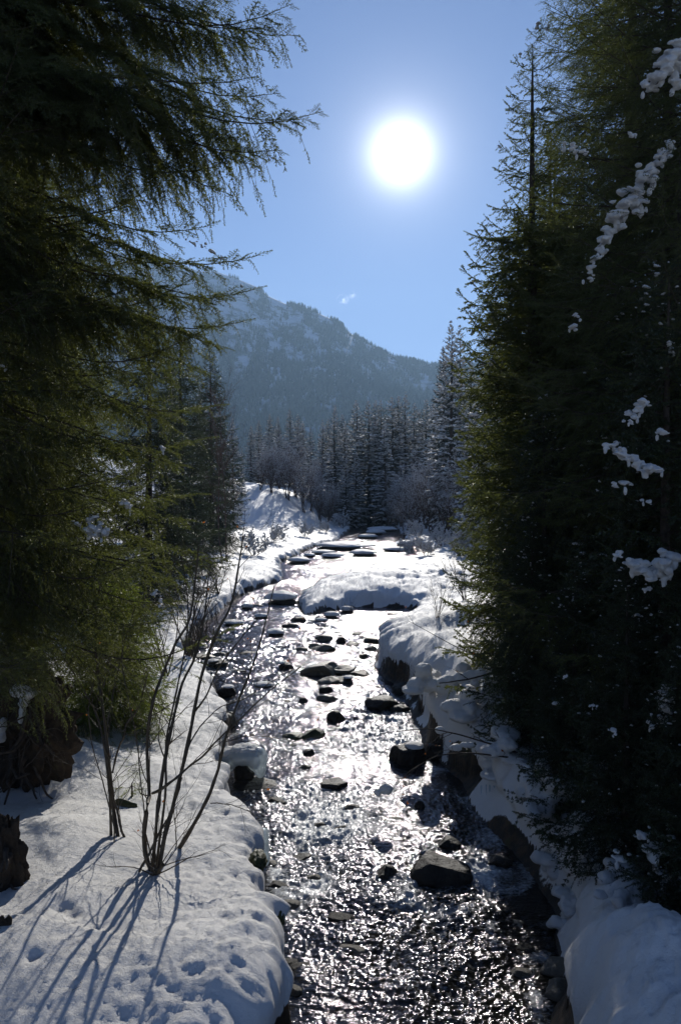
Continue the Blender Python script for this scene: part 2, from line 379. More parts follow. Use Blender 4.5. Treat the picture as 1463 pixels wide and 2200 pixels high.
for (fx, fy, fr, fd) in [(130, 2015, .09, .12), (150, 2030, .06, .08), (95, 1715, .12, .07), (60, 2140, .06, .08),
                         (390, 1855, .06, .05), (455, 1720, .10, .08), (430, 1690, .1, .07), (490, 2010, .12, .05), (20, 1950, .1, .06)]:
    p = onz(fx, fy, 0.95); FOOT.append((p.x, p.y, fr, fd))
BUMPS = []
def addb(px, py, z, rx, ry, h):
    p = onz(px, py, z); BUMPS.append((p.x, p.y, rx, ry, h))
addb(1390, 2120, 0.8, .62, .8, .62)      # big mound at the bottom right
addb(1010, 1420, 1.2, 1.1, 2.2, .35)
addb(1090, 1560, 1.2, .6, .9, .45)
addb(1130, 1640, 1.0, .35, .5, .35)
addb(1300, 1740, 1.0, .7, .8, .5)
addb(1330, 1880, .9, .5, .6, .45)
addb(1000, 1350, .8, 2.2, 3.5, .45)
addb(60, 1620, 1.0, .9, 1.1, .35)
addb(170, 1440, 1.2, 1.5, 2.0, .3)
addb(800, 1255, .5, 2.6, 4.5, .42)

def ground_h(x, y):
    z = land(np.array([float(x)]), np.array([float(y)]), False)[0]
    return float(z[0])

# ground grid, finer near the camera
ys = np.concatenate([np.linspace(-28, 4.0, 50)[:-1], 4.0 * np.exp(np.arange(0, 1020) * 0.0053)])
ys = ys[ys < 900]; ys = np.append(ys, [1100, 1500, 2200, 2800, 3500])
s = np.linspace(-1, 1, 820)
col = 0.42 * s + 0.58 * s ** 3
Wd = 0.95 * np.maximum(ys, 4) + 9
GX = Wd[:, None] * col[None, :]; GY = np.repeat(ys[:, None], len(s), 1)
fx, fy = GX.ravel(), GY.ravel()
Z, D, BH, SD, GXd, GYd = land(fx, fy)
# cornice: the snow lip leans out over the water
lip = np.clip(1 - np.clip(D, 0, 9) / 0.45, 0, 1) * sst(0.0, 0.06, D)
hi = sst(0.45, 0.95, Z / np.maximum(BH, .05))
shift = lip * hi * 0.30 * np.minimum(BH, 1.0) * (0.7 + 0.9 * n2(fx * 1.7, fy * 1.7, 31))
nx = fx + GXd * shift; ny = fy + GYd * shift
soil = sst(0.66, 0.40, Z / np.maximum(BH, .05)) * sst(.9, .3, D)
soil = soil * (1 - .85 * sst(13, 34, fy)) * np.where((SD > .5) & (fy < 12.5), .78, 1.0)
soil = np.where(Z < 0.02, 1.0, soil * (0.75 + 0.25 * (BH > .6)))
soilpatch = np.clip(n2(fx * 1.0, fy * 1.0, 33) * 2.5 + .15, -1, .45) * (BH > .25)
soil = np.clip(np.where((Z >= 0.02) & (soil > .02), soil + soilpatch, soil), 0, 1.4)
V = np.stack([nx, ny, Z], 1)
nr, nc = GX.shape
idx = np.arange(nr * nc).reshape(nr, nc)
Q = np.stack([idx[:-1, :-1].ravel(), idx[:-1, 1:].ravel(), idx[1:, 1:].ravel(), idx[1:, :-1].ravel()], 1)
gme = mesh_data('ground', V, Q, [M_ground], smooth=True)
at_ = gme.attributes.new('soil', 'FLOAT', 'POINT'); at_.data.foreach_set('value', soil.astype(np.float32))
ground = link('snowy_ground', gme)
tag(ground, 'snow-covered stream banks and valley floor', kind='structure')

# ------------------------------------------------------------------ rocks in and beside the stream: list first (the water needs them)
# name, px, py(base), w px, h px, base z, material, snow cap, seed, flat, label
ROCKS = [
 (610, 1440, 40, 14, -.02, 'rock', 1, 70, 'snow-dusted stone in the left half of the middle rapids'),
 (565, 1480, 44, 16, -.02, 'rock', 2, 71, 'snow cushion stone by the left shore of the middle rapids'),
 (590, 1368, 40, 14, -.02, 'rock', 2, 72, 'snow cushion stone in the left channel below the bar tip'),
 (850, 1408, 50, 22, -.02, 'rock', 2, 73, 'snow cushion stone pressed against the right snow bank'),
 (500, 1345, 44, 16, -.02, 'rock', 2, 74, 'snow cushion stone at the left shore across from the bar tip'),
 (560, 1330, 30, 10, -.02, 'rock', 2, 75, 'little snow cushion stone between the left shore and the bar tip'),
 (780, 1196, 60, 14, -.02, 'rock', 2, 76, 'snow cushion rock right of and below the long snowy island'),
 (850, 1186, 60, 16, -.02, 'rock', 2, 77, 'snow cushion rock near the right thicket behind the snow bar'),
 (640, 1212, 50, 14, -.02, 'rock', 2, 78, 'snow cushion rock near the left bank in the upstream bend'),
 (790, 1158, 44, 10, -.02, 'rock', 2, 79, 'snow cushion rock between the long island and the farthest one'),
 (955, 1905, 150, 78, -.02, 'rock', 0, 1, 'large dark pyramid-shaped boulder low in the stream'),
 (966, 1833, 62, 34, -.02, 'rock', 0, 2, 'dark wet rock just behind the large pyramid-shaped boulder'),
 (834, 1903, 62, 42, -.02, 'rock', 0, 3, 'dark wet rock left of the large pyramid-shaped boulder'),
 (1078, 1872, 66, 32, -.02, 'rock', 0, 4, 'low dark rock right of the large pyramid-shaped boulder'),
 (880, 1650, 84, 66, -.02, 'rock', 1, 5, 'dark boulder with a snow patch near the right bank branches'),
 (940, 1632, 72, 40, -.02, 'rock', 0, 6, 'flat dark rock behind the right bank branch tips'),
 (820, 1530, 84, 40, -.02, 'rock', 0, 7, 'flat-topped dark rock with a slab top beside the right bank'),
 (862, 1535, 44, 24, -.02, 'rock', 0, 8, 'small dark rock touching the flat-topped rock'),
 (872, 1494, 62, 36, -.02, 'rock', 0, 9, 'dark rock tucked under the right snow bank'),
 (690, 1454, 96, 42, -.02, 'slab', 0, 10, 'wide tan slab rock in the middle of the stream'),
 (735, 1450, 60, 26, -.02, 'slab', 0, 11, 'pointed tan rock leaning on the wide tan slab'),
 (706, 1472, 56, 22, -.02, 'slab', 0, 12, 'low tan rock in front of the wide tan slab'),
 (742, 1472, 50, 14, -.02, 'rock', 1, 13, 'small snow-dusted rock right of the tan slabs'),
 (776, 1456, 50, 16, -.02, 'rock', 0, 14, 'thin dark rock right of the tan slabs'),
 (692, 1402, 64, 22, -.02, 'slab', 0, 15, 'flat brown rock below a similar smaller one in midstream'),
 (694, 1380, 42, 22, -.02, 'slab', 0, 16, 'small blocky brown rock above a flat brown one in midstream'),
 (802, 1384, 44, 18, -.02, 'rock', 0, 17, 'low rock at the foot of the right snow bank, upstream'),
 (760, 1390, 40, 9, -.02, 'rock', 0, 18, 'thin flat dark rock in the upstream riffle'),
 (796, 1400, 30, 9, -.02, 'slab', 0, 19, 'small brown rock by the right snow bank upstream'),
 (732, 1384, 22, 14, -.02, 'rock', 0, 20, 'small dark upright rock between two flat ones upstream'),
 (780, 1415, 20, 9, -.02, 'rock', 0, 21, 'tiny dark stone alone below the upstream rocks'),
 (672, 1592, 52, 34, -.02, 'moss', 0, 22, 'rounded mossy green rock in midstream'),
 (627, 1592, 50, 15, -.02, 'moss', 0, 23, 'low mossy stone left of the rounded green rock'),
 (663, 1627, 28, 18, -.02, 'rock', 0, 24, 'small dark stone below the rounded mossy rock'),
 (722, 1554, 42, 36, -.02, 'rock', 0, 25, 'dark round boulder in the midstream rapids'),
 (704, 1510, 52, 18, -.02, 'slab', 0, 26, 'flat reddish rock above the dark round boulder'),
 (649, 1514, 24, 18, -.02, 'rock', 0, 27, 'small dark triangular stone left of the reddish rock'),
 (698, 1490, 34, 12, -.02, 'rock', 0, 28, 'low dark stone just below the tan slabs'),
 (716, 1700, 64, 26, -.02, 'rock', 0, 29, 'low brown rock in the white water downstream'),
 (902, 1745, 26, 26, -.02, 'rock', 0, 30, 'small dark pointed stone alone in the bright water'),
 (648, 1868, 76, 20, -.06, 'rock', 0, 31, 'low dark rock awash near the left snow bank'),
 (548, 1706, 116, 22, -.02, 'rock', 0, 32, 'flat dark ledge below the iced boulder'),
 (1088, 1738, 120, 130, -.05, 'rock', 0, 33, 'big dark rock face under the right bank snow'),
 (1270, 1960, 96, 58, -.02, 'rock', 1, 34, 'dark boulder with a snow rim on the shaded right shore'),
 (1180, 2018, 66, 24, -.05, 'rock', 0, 35, 'dark stone with no snow beside the snow clod in the shaded water'),
 (1212, 2118, 90, 40, -.03, 'slab', 0, 36, 'grey shore stone beside the bottom right snow mound'),
 (1222, 2168, 96, 40, -.03, 'slab', 0, 37, 'nearest grey shore stone under the bottom right snow mound'),
 (1112, 2014, 60, 24, -.06, 'slab', 0, 38, 'pale stone just breaking the shaded water'),
 (398, 1398, 100, 30, .0, 'slab', 0, 39, 'long brown rock shelf on the left shore'),
 (462, 1438, 50, 26, -.02, 'rock', 1, 40, 'snow-topped dark rock on the left shore by the shelf'),
 (478, 1500, 54, 34, -.02, 'rock', 1, 41, 'snow-topped dark rock below the brown shelf'),
 (480, 1566, 64, 46, -.02, 'slab', 0, 42, 'brown undercut rock above the iced boulder'),
 (430, 1418, 60, 16, -.02, 'slab', 0, 43, 'low brown stone in front of the long brown shelf'),
 (603, 1300, 70, 42, -.02, 'rock', 2, 44, 'snow-capped boulder at the tip of the gravel bar'),
 (530, 1311, 26, 13, -.02, 'rock', 2, 45, 'small round snow-capped stone left of the gravel bar'),
 (712, 1330, 34, 14, -.02, 'rock', 2, 46, 'snow-capped stone in front of the gravel bar'),
 (745, 1318, 30, 14, -.02, 'rock', 2, 47, 'small snow-capped stone touching the gravel bar front'),
 (690, 1338, 26, 9, -.02, 'rock', 2, 48, 'lowest snow-dusted stone in front of the gravel bar'),
 (640, 1338, 34, 12, -.02, 'rock', 0, 49, 'dark bare stone left of the snow-capped stones'),
 (622, 1350, 40, 8, -.02, 'rock', 0, 50, 'thin dark bare stone below the gravel bar tip'),
 (742, 1182, 124, 26, -.02, 'rock', 2, 51, 'long snow-covered island rock in the upstream bend'),
 (694, 1192, 52, 15, -.02, 'rock', 2, 52, 'round snow cushion rock left of the long snowy island'),
 (664, 1198, 26, 9, -.02, 'rock', 2, 53, 'small snow cushion rock farthest left in the upstream bend'),
 (715, 1200, 48, 11, -.02, 'rock', 2, 54, 'low snow cushion rock in front of the long snowy island'),
 (822, 1143, 66, 17, -.02, 'rock', 2, 55, 'snowy island rock in the farthest reach of the stream'),
 (808, 1150, 44, 12, -.02, 'rock', 2, 56, 'small snowy rock in front of the farthest snowy island'),
 (776, 1131, 24, 7, -.02, 'rock', 2, 57, 'tiny snowy rock near the concrete abutment'),
 (874, 1176, 50, 22, -.02, 'rock', 2, 58, 'snowy rock beside the right bank thicket'),
 (550, 1262, 40, 12, -.02, 'rock', 0, 59, 'dark stone at the foot of the upstream left bank'),
 (775, 1168, 22, 6, -.02, 'rock', 0, 60, 'thin dark stone right of the long snowy island'),
 (640, 1895, 60, 12, -.08, 'rock', 0, 61, 'dark stone awash below a wider one by the left snow bank'),
 (835, 1358, 44, 9, -.03, 'rock', 0, 62, 'dark flat stone in the bright riffle behind the right snow bank'),
]
rock_info = []
for (px, py, w, h, bz, mt, snow, seed, lab) in ROCKS:
    p = onz(px, py, bz); k = p.y / F
    rock_info.append((p, w * k / 2, max(h * k * (.64 if h > 14 else 1), .05), mt, snow, seed, lab))

# ------------------------------------------------------------------ stream surface
wy = 4.4 * np.exp(np.arange(0, 1500) * 0.0026); wy = wy[wy < 200]
wy = np.concatenate([np.linspace(-28, 4.4, 60)[:-1], wy])
ws = np.linspace(0, 1, 520)
def edge_x(pts, Y):
    # widest x of an outline at each depth (outline may fold back)
    out = []
    for y in Y:
        v = []
        for a, b in zip(pts[:-1], pts[1:]):
            if (a[1] - y) * (b[1] - y) <= 0 and a[1] != b[1]:
                v.append(a[0] + (b[0] - a[0]) * (y - a[1]) / (b[1] - a[1]))
        out.append((min(v), max(v)) if v else (np.nan, np.nan))
    return np.array(out)
xl = edge_x(Lp, wy)[:, 0] - 1.0; xr = edge_x(Rp, wy)[:, 1] + 1.0
WX = xl[:, None] + (xr - xl)[:, None] * ws[None, :]; WY = np.repeat(wy[:, None], len(ws), 1)
wx, wyf = WX.ravel(), WY.ravel()
wd = sdf(wx, wyf)[0]
rif = np.clip(0.5 + 2.1 * n2(wx * .55, wyf * .25, 41), .12, 1.35)
fo = np.zeros_like(wx)
for (px, py, rx, ry, a) in [(690, 1790, .55, .8, .85), (640, 1700, .5, .5, .45), (800, 1600, .9, .9, .6), (600, 1520, .6, 1.2, .45), (850, 1700, .8, .6, .35),
                            (680, 1905, .5, .35, .35), (1040, 1880, .4, .3, .55), (560, 1400, .8, 2, .25), (1080, 1810, .3, .3, .5), (760, 1760, .7, .6, .45), (900, 1580, .6, .8, .4), (620, 1960, .3, .4, .35)]:
    p = onz(px, py, 0); fo += 1.3 * a * np.exp(-(((wx - p.x) / rx) ** 2 + ((wyf - p.y) / ry) ** 2))
for (p, rw, rh, mt, snow, seed, lab) in rock_info:
    if p.y > 40: continue
    e = np.hypot((wx - p.x) / (rw + .12), (wyf - p.y - rw * .6 + .25) / (rw * .9 + .3))
    fo += 0.35 * np.exp(-((e - 1.0) / .25) ** 2) * (wyf < p.y + rw * .5)
amp = (rif * .6 + np.clip(fo, 0, 1) * .9) * sst(0.0, -.35, wd) + .12
q = 0.10 * n2(wx * 1.5, wyf * 1.5, 42)
wz = 0.040 * n2(wx * 2.0 + q * 4, wyf * 2.6 + q * 5, 43) + 0.020 * (0.35 - np.abs(n2(wx * 4.6 + q * 9, wyf * 6.2, 44))) + 0.011 * n2(wx * 10, wyf * 13 + q * 20, 45) \
   + 0.013 * n2(wx * 17, wyf * 25, 46) * (wyf < 40) + .007 * n2(wx * 30, wyf * 41, 47) * (wyf < 18) + .016 * (.3 - np.abs(n2(wx * 3.1 + q * 6, wyf * 7.5 - q * 9, 49)))
wz = 1.7 * wz * amp * (1 + .7 * sst(13, 24, wyf)) - 0.02 * (1 - sst(.0, -.3, wd))
nr, nc = WX.shape; idx = np.arange(nr * nc).reshape(nr, nc)
Q = np.stack([idx[:-1, :-1].ravel(), idx[:-1, 1:].ravel(), idx[1:, 1:].ravel(), idx[1:, :-1].ravel()], 1)
keep = (wd[Q] < .9).any(1); Q = Q[keep]
fo = fo * (0.6 + 0.9 * np.clip(n2(wx * 2.2, wyf * 1.6, 48) + .35, 0, 1)) + .22 * rif
wme = mesh_data('water', np.stack([wx, wyf, wz], 1), Q, [M_water], smooth=True)
a2 = wme.attributes.new('foam', 'FLOAT', 'POINT'); a2.data.foreach_set('value', np.clip(fo, 0, 1.3).astype(np.float32))
water = link('stream_water', wme); tag(water, 'glittering shallow mountain stream', kind='structure')

# ------------------------------------------------------------------ mountain
ridge_px = [(-900, 760), (-400, 640), (0, 560), (250, 545), (380, 570), (430, 586), (470, 588), (510, 602), (550, 618), (580, 640), (620, 658), (650, 661), (690, 678), (722, 692),
            (750, 716), (780, 735), (820, 757), (860, 773), (920, 785), (980, 790), (1100, 770), (1300, 740), (1700, 700), (2400, 690), (3200, 720)]
MD = 2300.0
rx = np.array([(p[0] - CX) / F * MD for p in ridge_px]); rz = np.array([CH + (HY - p[1]) / F * MD for p in ridge_px])
mx_ = np.linspace(-2400, 3300, 760); my_ = np.linspace(900, 3300, 330)
MX, MY = np.meshgrid(mx_, my_); fx, fy = MX.ravel(), MY.ravel()
def mount(fx, fy):
    xs = fx * MD / np.maximum(fy, 1)          # ridge seen along the valley keeps its line
    H = np.interp(fx, rx, rz)
    t = np.clip((fy - 1000) / (MD - 1000), 0, 1); back = np.clip((fy - MD) / 900, 0, 1)
    prof = (0.25 * t + 0.75 * t ** 1.25) * (1 - back ** 1.2)
    g = n2(fx / 260 + fy / 700, fy / 520, 51) * 80 + n2(fx / 90 + fy / 400, fy / 360, 52) * 62 + n2(fx / 45, fy / 60, 53) * 13 + n2(fx / 18, fy / 22, 54) * 5
    g = g * np.sin(np.clip(t, 0, 1) ** 1.3 * PI) * (1 - t) ** .55 * 1.3
    return H * prof + g * t * (1 - back) - 12 * (1 - t)
mz = mount(fx, fy)
nr, nc = MX.shape; idx = np.arange(nr * nc).reshape(nr, nc)
Q = np.stack([idx[:-1, :-1].ravel(), idx[:-1, 1:].ravel(), idx[1:, 1:].ravel(), idx[1:, :-1].ravel()], 1)
mo = mobj('mountain', np.stack([fx, fy, mz], 1), Q, [M_mount], smooth=True)
tag(mo, 'snowy wooded mountain ridge closing the valley', kind='structure')
# forest on the mountain: small tapering trees, one object
rg = np.random.RandomState(5)
n = 300000
tx = rg.uniform(-900, 700, n); ty = rg.uniform(950, 2420, n)
tt = np.clip((ty - 1000) / (MD - 1000), 0, 1)
dens = 0.58 - 0.40 * sst(.35, .9, tt) * sst(100, -420, tx) - 0.30 * sst(.2, 1, tt)
cl = n2(tx / 40 , ty / 130, 61) * .9 + n2(tx / 14, ty / 30, 62) * .6
ridge_tree = np.abs(ty - MD) < 25
k = (rg.rand(n) < dens + cl) & ((rg.rand(n) < .62) | ridge_tree)
tx, ty = tx[k], ty[k]; tz = mount(tx, ty); n = len(tx)
hh = rg.uniform(8, 17, n) * (1 - .35 * sst(-150, -420, tx) * sst(.5, 1, np.clip((ty - 1000) / (MD - 1000), 0, 1))); rr = hh * rg.uniform(.13, .2, n)
ang = rg.rand(n) * 6.28
ks = 5
ring = [np.stack([tx + rr * np.cos(ang + j * 2 * PI / ks), ty + rr * np.sin(ang + j * 2 * PI / ks), tz + hh * .06], 1) for j in range(ks)]
V = np.stack(ring + [np.stack([tx, ty, tz + hh], 1)], 1).reshape(-1, 3)
b = np.arange(n)[:, None] * (ks + 1)
T = np.concatenate([np.concatenate([b + j, b + (j + 1) % ks, b + ks], 1) for j in range(ks)], 0)
fm = mobj('mountain_forest', V, T, [M_needle_f]); tag(fm, 'dark conifer forest covering the far mountain slope', 'forest', kind='stuff')

# ------------------------------------------------------------------ rocks
_ico = {}
def ico(sub):
    if sub not in _ico:
        import bmesh
        bm = bmesh.new(); bmesh.ops.create_icosphere(bm, subdivisions=sub, radius=1.0)
        V = np.array([v.co[:] for v in bm.verts]); bm.verts.ensure_lookup_table()
        T = np.array([[v.index for v in f.verts] for f in bm.faces]); bm.free(); _ico[sub] = (V, T)
    return _ico[sub]
def rock_shape(seed, facets=9, sub=4, cut=.72):
    r = np.random.RandomState(seed); V, T = ico(sub); V = V.copy()
    for _ in range(facets):
        n = unit(r.normal(size=3)); c = r.uniform(cut - .2, cut + .12)
        d = V @ n; V = V - np.clip(d - c, 0, 9)[:, None] * n[None, :]
    V = V * (1 + .16 * n3(V, 1.6, seed)[:, None] + .07 * n3(V, 4.5, seed + 9)[:, None] + .03 * n3(V, 12, seed + 5)[:, None])
    V[:, 2] -= 0; mx = np.abs(V).max(0); return V / mx, T
def snow_cap(V, scale, loc, seed, thick, cover=.15):
    """snow lying on the top of a rock: the rock's upper part swollen and rounded"""
    Vi, T = ico(4)
    r = np.random.RandomState(seed + 77)
    W = Vi.copy(); W[:, 2] = np.where(W[:, 2] > 0, W[:, 2], W[:, 2] * .35)
    W = W * (1 + .22 * n3(Vi, 1.4, seed + 3)[:, None] + .10 * n3(Vi, 3.5, seed + 4)[:, None])
    return W
MATS = {'rock': M_rock, 'slab': M_slab, 'moss': M_moss}
for (p, rw, rh, mt, snow, seed, lab) in rock_info:
    flat = rh < rw * .5
    V, T = rock_shape(seed, 11 if flat else 8, cut=.7 if flat else .78)
    rot = (seed * 2.3) % 6.28 if not lab.startswith('large dark pyramid') else 0.4
    c, s_ = math.cos(rot), math.sin(rot)
    V = V @ np.array([[c, s_, 0], [-s_, c, 0], [0, 0, 1]]); V /= np.abs(V).max(0)
    if 'pyramid' in lab:
        V[:, 0] *= 1 - .45 * np.clip(V[:, 2], 0, 1) ; V[:, 0] -= .05 * V[:, 2]
    ztop = rh * (.55 if snow == 2 else 1.0)
    deep = .8 if rh > .3 else .6
    S = np.array([rw, rw * (.9 if not flat else .8), (ztop + ztop * deep) / 2])
    W = V * S; W[:, 2] += S[2] - ztop * deep
    e = empty('rock', (p.x, p.y + rw * .5, p.z), 0, lab, 'rock', 'rocks lying in the stream')
    mobj('stone', W, T, [MATS[mt]], e, smooth=True)
    if snow:
        Wc = snow_cap(V, S, None, seed, .1)
        if snow == 2: Wc = Wc * np.array([rw * 1.0, rw * .85, rh * .55]); Wc[:, 2] += rh * .50
        else:
            Wc = Wc * np.array([rw * .5, rw * .5, max(.045, rh * .2)]); Wc[:, 0] += rw * .3 * (1 if seed % 2 else -1); Wc[:, 2] += ztop * .86
        mobj('snow_cap', Wc, T, [M_snow], e, smooth=True)

# lumps of snow merged into one soft mass
def snow_mass(name, balls, parent=None, voxel=.03, mat=None, seed=1, lump=.25, origin=None):
    VV = []; TT = []; o = 0
    V0, T0 = ico(2)
    for i, (x, y, z, a, b, c_) in enumerate(balls):
        W = V0 * (1 + lump * n3(V0 + i * 3.1, 1.5, seed + i)[:, None])
        VV.append(W * np.array([a, b, c_]) + np.array([x, y, z])); TT.append(T0 + o); o += len(V0)
    ob = mobj(name, np.concatenate(VV), np.concatenate(TT), [mat or M_snow], parent, smooth=True)
    rm = ob.modifiers.new('merge', 'REMESH'); rm.mode = 'VOXEL'; rm.voxel_size = voxel; rm.use_smooth_shade = True
    if mat is not M_ice and voxel < .04:
        tx_ = bpy.data.textures.get('crumbly') or bpy.data.textures.new('crumbly', 'CLOUDS'); tx_.noise_scale = .06; tx_.noise_depth = 4
        dm = ob.modifiers.new('crumble', 'DISPLACE'); dm.texture = tx_; dm.texture_coords = 'LOCAL'; dm.strength = max(.03, voxel * 2.2); dm.mid_level = .5
    sm = ob.modifiers.new('soften', 'SMOOTH'); sm.iterations = 1; sm.factor = .5
    return ob

# iced boulder
p = onz(520, 1690, 0); e = empty('iced_boulder', (p.x, p.y + .25, 0), 0, 'boulder wrapped in a rounded cap of ice and snow at the left bank', 'boulder')
V, T = rock_shape(202, 8); mobj('stone', V * np.array([.20, .24, .26]) + np.array([-.04, -.02, .10]), T, [M_rock], e, smooth=True)
snow_mass('ice_cap', [(-.2, .1, .28, .22, .25, .15), (0.02, .02, .36, .30, .28, .15), (.20, 0, .30, .17, .24, .20), (.25, -.03, .18, .10, .18, .16), (-.32, .1, .2, .15, .2, .16)], e, .02, M_ice, 5, .12)
snow_mass('snow_cap', [(-.2, .12, .36, .22, .22, .10), (0.02, .05, .44, .26, .24, .09), (.17, .03, .42, .12, .18, .08), (-.38, .15, .28, .15, .2, .12)], e, .02, M_snow, 6, .15)
# slushy ice shelf and icicles under the right bank
def icicles(e, pts, rg):
    VV = []; TT = []; o = 0
    for (x, y, z, l, r) in pts:
        k = 7; n = 6; P = []
        for i in range(n):
            t = i / (n - 1); rr = r * (1 - t) ** .8 * (1 + .25 * math.sin(i * 2.1 + x * 50)) + .0008
            for j in range(k):
                a = j / k * 6.283; P.append((x + rr * math.cos(a), y + rr * math.sin(a), z - l * t))
        VV.append(np.array(P))
        F_ = [[o + i * k + j, o + i * k + (j + 1) % k, o + (i + 1) * k + (j + 1) % k, o + (i + 1) * k + j] for i in range(n - 1) for j in range(k)]
        TT += F_; o += n * k
    mobj('icicle_row', np.concatenate(VV), np.array(TT), [M_ice], e, smooth=True)
p = onz(1135, 1812, 0); e = empty('ice_shelf', (p.x, p.y, 0), 0, 'broken ice clump with a pointed spike at the dark right water edge', 'ice')
snow_mass('ice_block', [(0, 0, .05, .2, .09, .05), (.2, -.10, .04, .16, .08, .05), (-.05, .02, .16, .035, .03, .13), (.05, .02, .09, .09, .05, .06), (-.1, -.03, .07, .08, .05, .05)], e, .014, M_ice, 9, .25)
p = onz(1195, 1838, 0); e = empty('ice_block', (p.x, p.y, 0), 0, 'smooth rounded ice block lying in front of the right bank snow', 'ice')
snow_mass('ice', [(0, 0, .06, .14, .08, .06), (.1, -.07, .04, .11, .08, .05), (-.1, .03, .06, .08, .06, .05)], e, .014, M_ice, 10, .25)
p = onz(1210, 2012, 0); e = empty('snow_clod', (p.x, p.y, 0), 0, 'lone white snow clod lying in the shaded water at the lower right', 'snow clod')
snow_mass('snow', [(-.05, 0, .09, .08, .08, .06), (.04, -.03, .08, .09, .08, .06), (.11, -.06, .05, .06, .06, .05), (-.1, .02, .06, .05, .05, .04)], e, .012, M_snow, 11, .35)
p = onz(1263, 1898, 0); e = empty('snow_pillow', (p.x + .1, p.y + .2, 0), 0, 'rounded snow pillow hanging over the shaded right water', 'snow pillow')
snow_mass('snow', [(0, 0, .3, .28, .25, .16), (.25, -.05, .33, .3, .25, .2), (.0, -.3, .12, .25, .1, .06), (.2, -.45, .14, .2, .12, .07), (-.12, -.02, .2, .14, .14, .12), (.5, 0, .45, .3, .3, .3)], e, .022, M_snow, 12, .25)
p = onz(560, 1795, .45); e = empty('ice_curtain', (p.x + .02, p.y, .0), 0, 'translucent ice curtain bulging from the near snow bank edge', 'ice')
snow_mass('ice', [(0, 0, .40, .07, .14, .10), (.02, -.05, .27, .06, .12, .12), (.01, .1, .30, .05, .1, .13), (.03, 0, .14, .05, .1, .10)], e, .014, M_ice, 19, .2)
ri_ = np.random.RandomState(4)
for (px, py, Y, lab) in [(1000, 1545, 13.2, 'row of icicles under the drooping snow lobes of the brown bank cut'), (1075, 1690, 11.0, 'row of icicles on the big dark rock face'), (1285, 1935, 8.1, 'row of icicles under the hanging snow pillow')]:
    q = at(px, py, Y); e = empty('icicles', q, 0, lab, 'icicles', 'icicle rows under the right bank')
    icicles(e, [(ri_.uniform(-.3, .3), ri_.uniform(-.1, .1), ri_.uniform(-.03, .03), ri_.uniform(.05, .22), ri_.uniform(.006, .014)) for _ in range(14)], ri_)
# snow loads hanging over the right bank edge
OV = [(940, 1470, 13.8, 'snow lobe drooping over the brown right bank cut, leftmost', .30, .28), (1010, 1530, 12.6, 'snow lobe drooping over the brown right bank cut, middle', .34, .30),
      (1100, 1640, 10.8, 'snow lobe above the big dark rock face on the right bank', .34, .34), (1235, 1730, 9.3, 'snow lobe in deep shade on the right bank below the spruce', .42, .34)]
for (px, py, Y, lab, a, b) in OV:
    q = at(px, py, Y); e = empty('snow_lobe', q, 0, lab, 'snow lobe', 'snow lobes hanging over the right bank')
    r = np.random.RandomState(int(px)); bl = []
    for i in range(14): bl.append((r.normal() * a * .55, r.uniform(-.1, .45), r.normal() * b * .5, r.uniform(.10, .24), r.uniform(.12, .3), r.uniform(.06, .15)))
    snow_mass('snow', bl, e, .025, M_snow, int(px), .3)

# ------------------------------------------------------------------ tubes, for stems and limbs
def tubes(lines, k=6):
    """lines: list of (points (n,3), radii (n,)) -> V, Q"""
    VV = []; QQ = []; o = 0
    for P, rad in lines:
        P = np.asarray(P, float); n = len(P); rad = np.asarray(rad, float)
        Tn = np.gradient(P, axis=0); Tn = unit(Tn)
        up = np.array([0.13, 0.21, 1.0]) if abs(Tn[0, 2]) < .9 else np.array([1.0, .2, .1])
        U = unit(np.cross(Tn, up)); W = np.cross(Tn, U)
        a = np.arange(k) / k * 2 * PI
        ring = P[:, None, :] + rad[:, None, None] * (np.cos(a)[None, :, None] * U[:, None, :] + np.sin(a)[None, :, None] * W[:, None, :])
        VV.append(ring.reshape(-1, 3))
        i = np.arange(n - 1)[:, None] * k; j = np.arange(k)[None, :]; j2 = (j + 1) % k
        QQ.append(np.stack([i + j, i + j2, i + k + j2, i + k + j], -1).reshape(-1, 4) + o); o += n * k
    return np.concatenate(VV), np.concatenate(QQ)
def spline(P, n):
    P = np.asarray(P, float); m = len(P)
    if m < 3:
        t = np.linspace(0, 1, n)[:, None]; return P[0] * (1 - t) + P[-1] * t
    Q = np.vstack([2 * P[0] - P[1], P, 2 * P[-1] - P[-2]])
    u = np.linspace(0, m - 1 - 1e-6, n); i = u.astype(int); f = (u - i)[:, None]
    a, b, c, d = Q[i], Q[i + 1], Q[i + 2], Q[i + 3]
    return .5 * (2 * b + (c - a) * f + (2 * a - 5 * b + 4 * c - d) * f ** 2 + (3 * b - a - 3 * c + d) * f ** 3)
def tri(Q):
    return np.concatenate([Q[:, [0, 1, 2]], Q[:, [0, 2, 3]]])

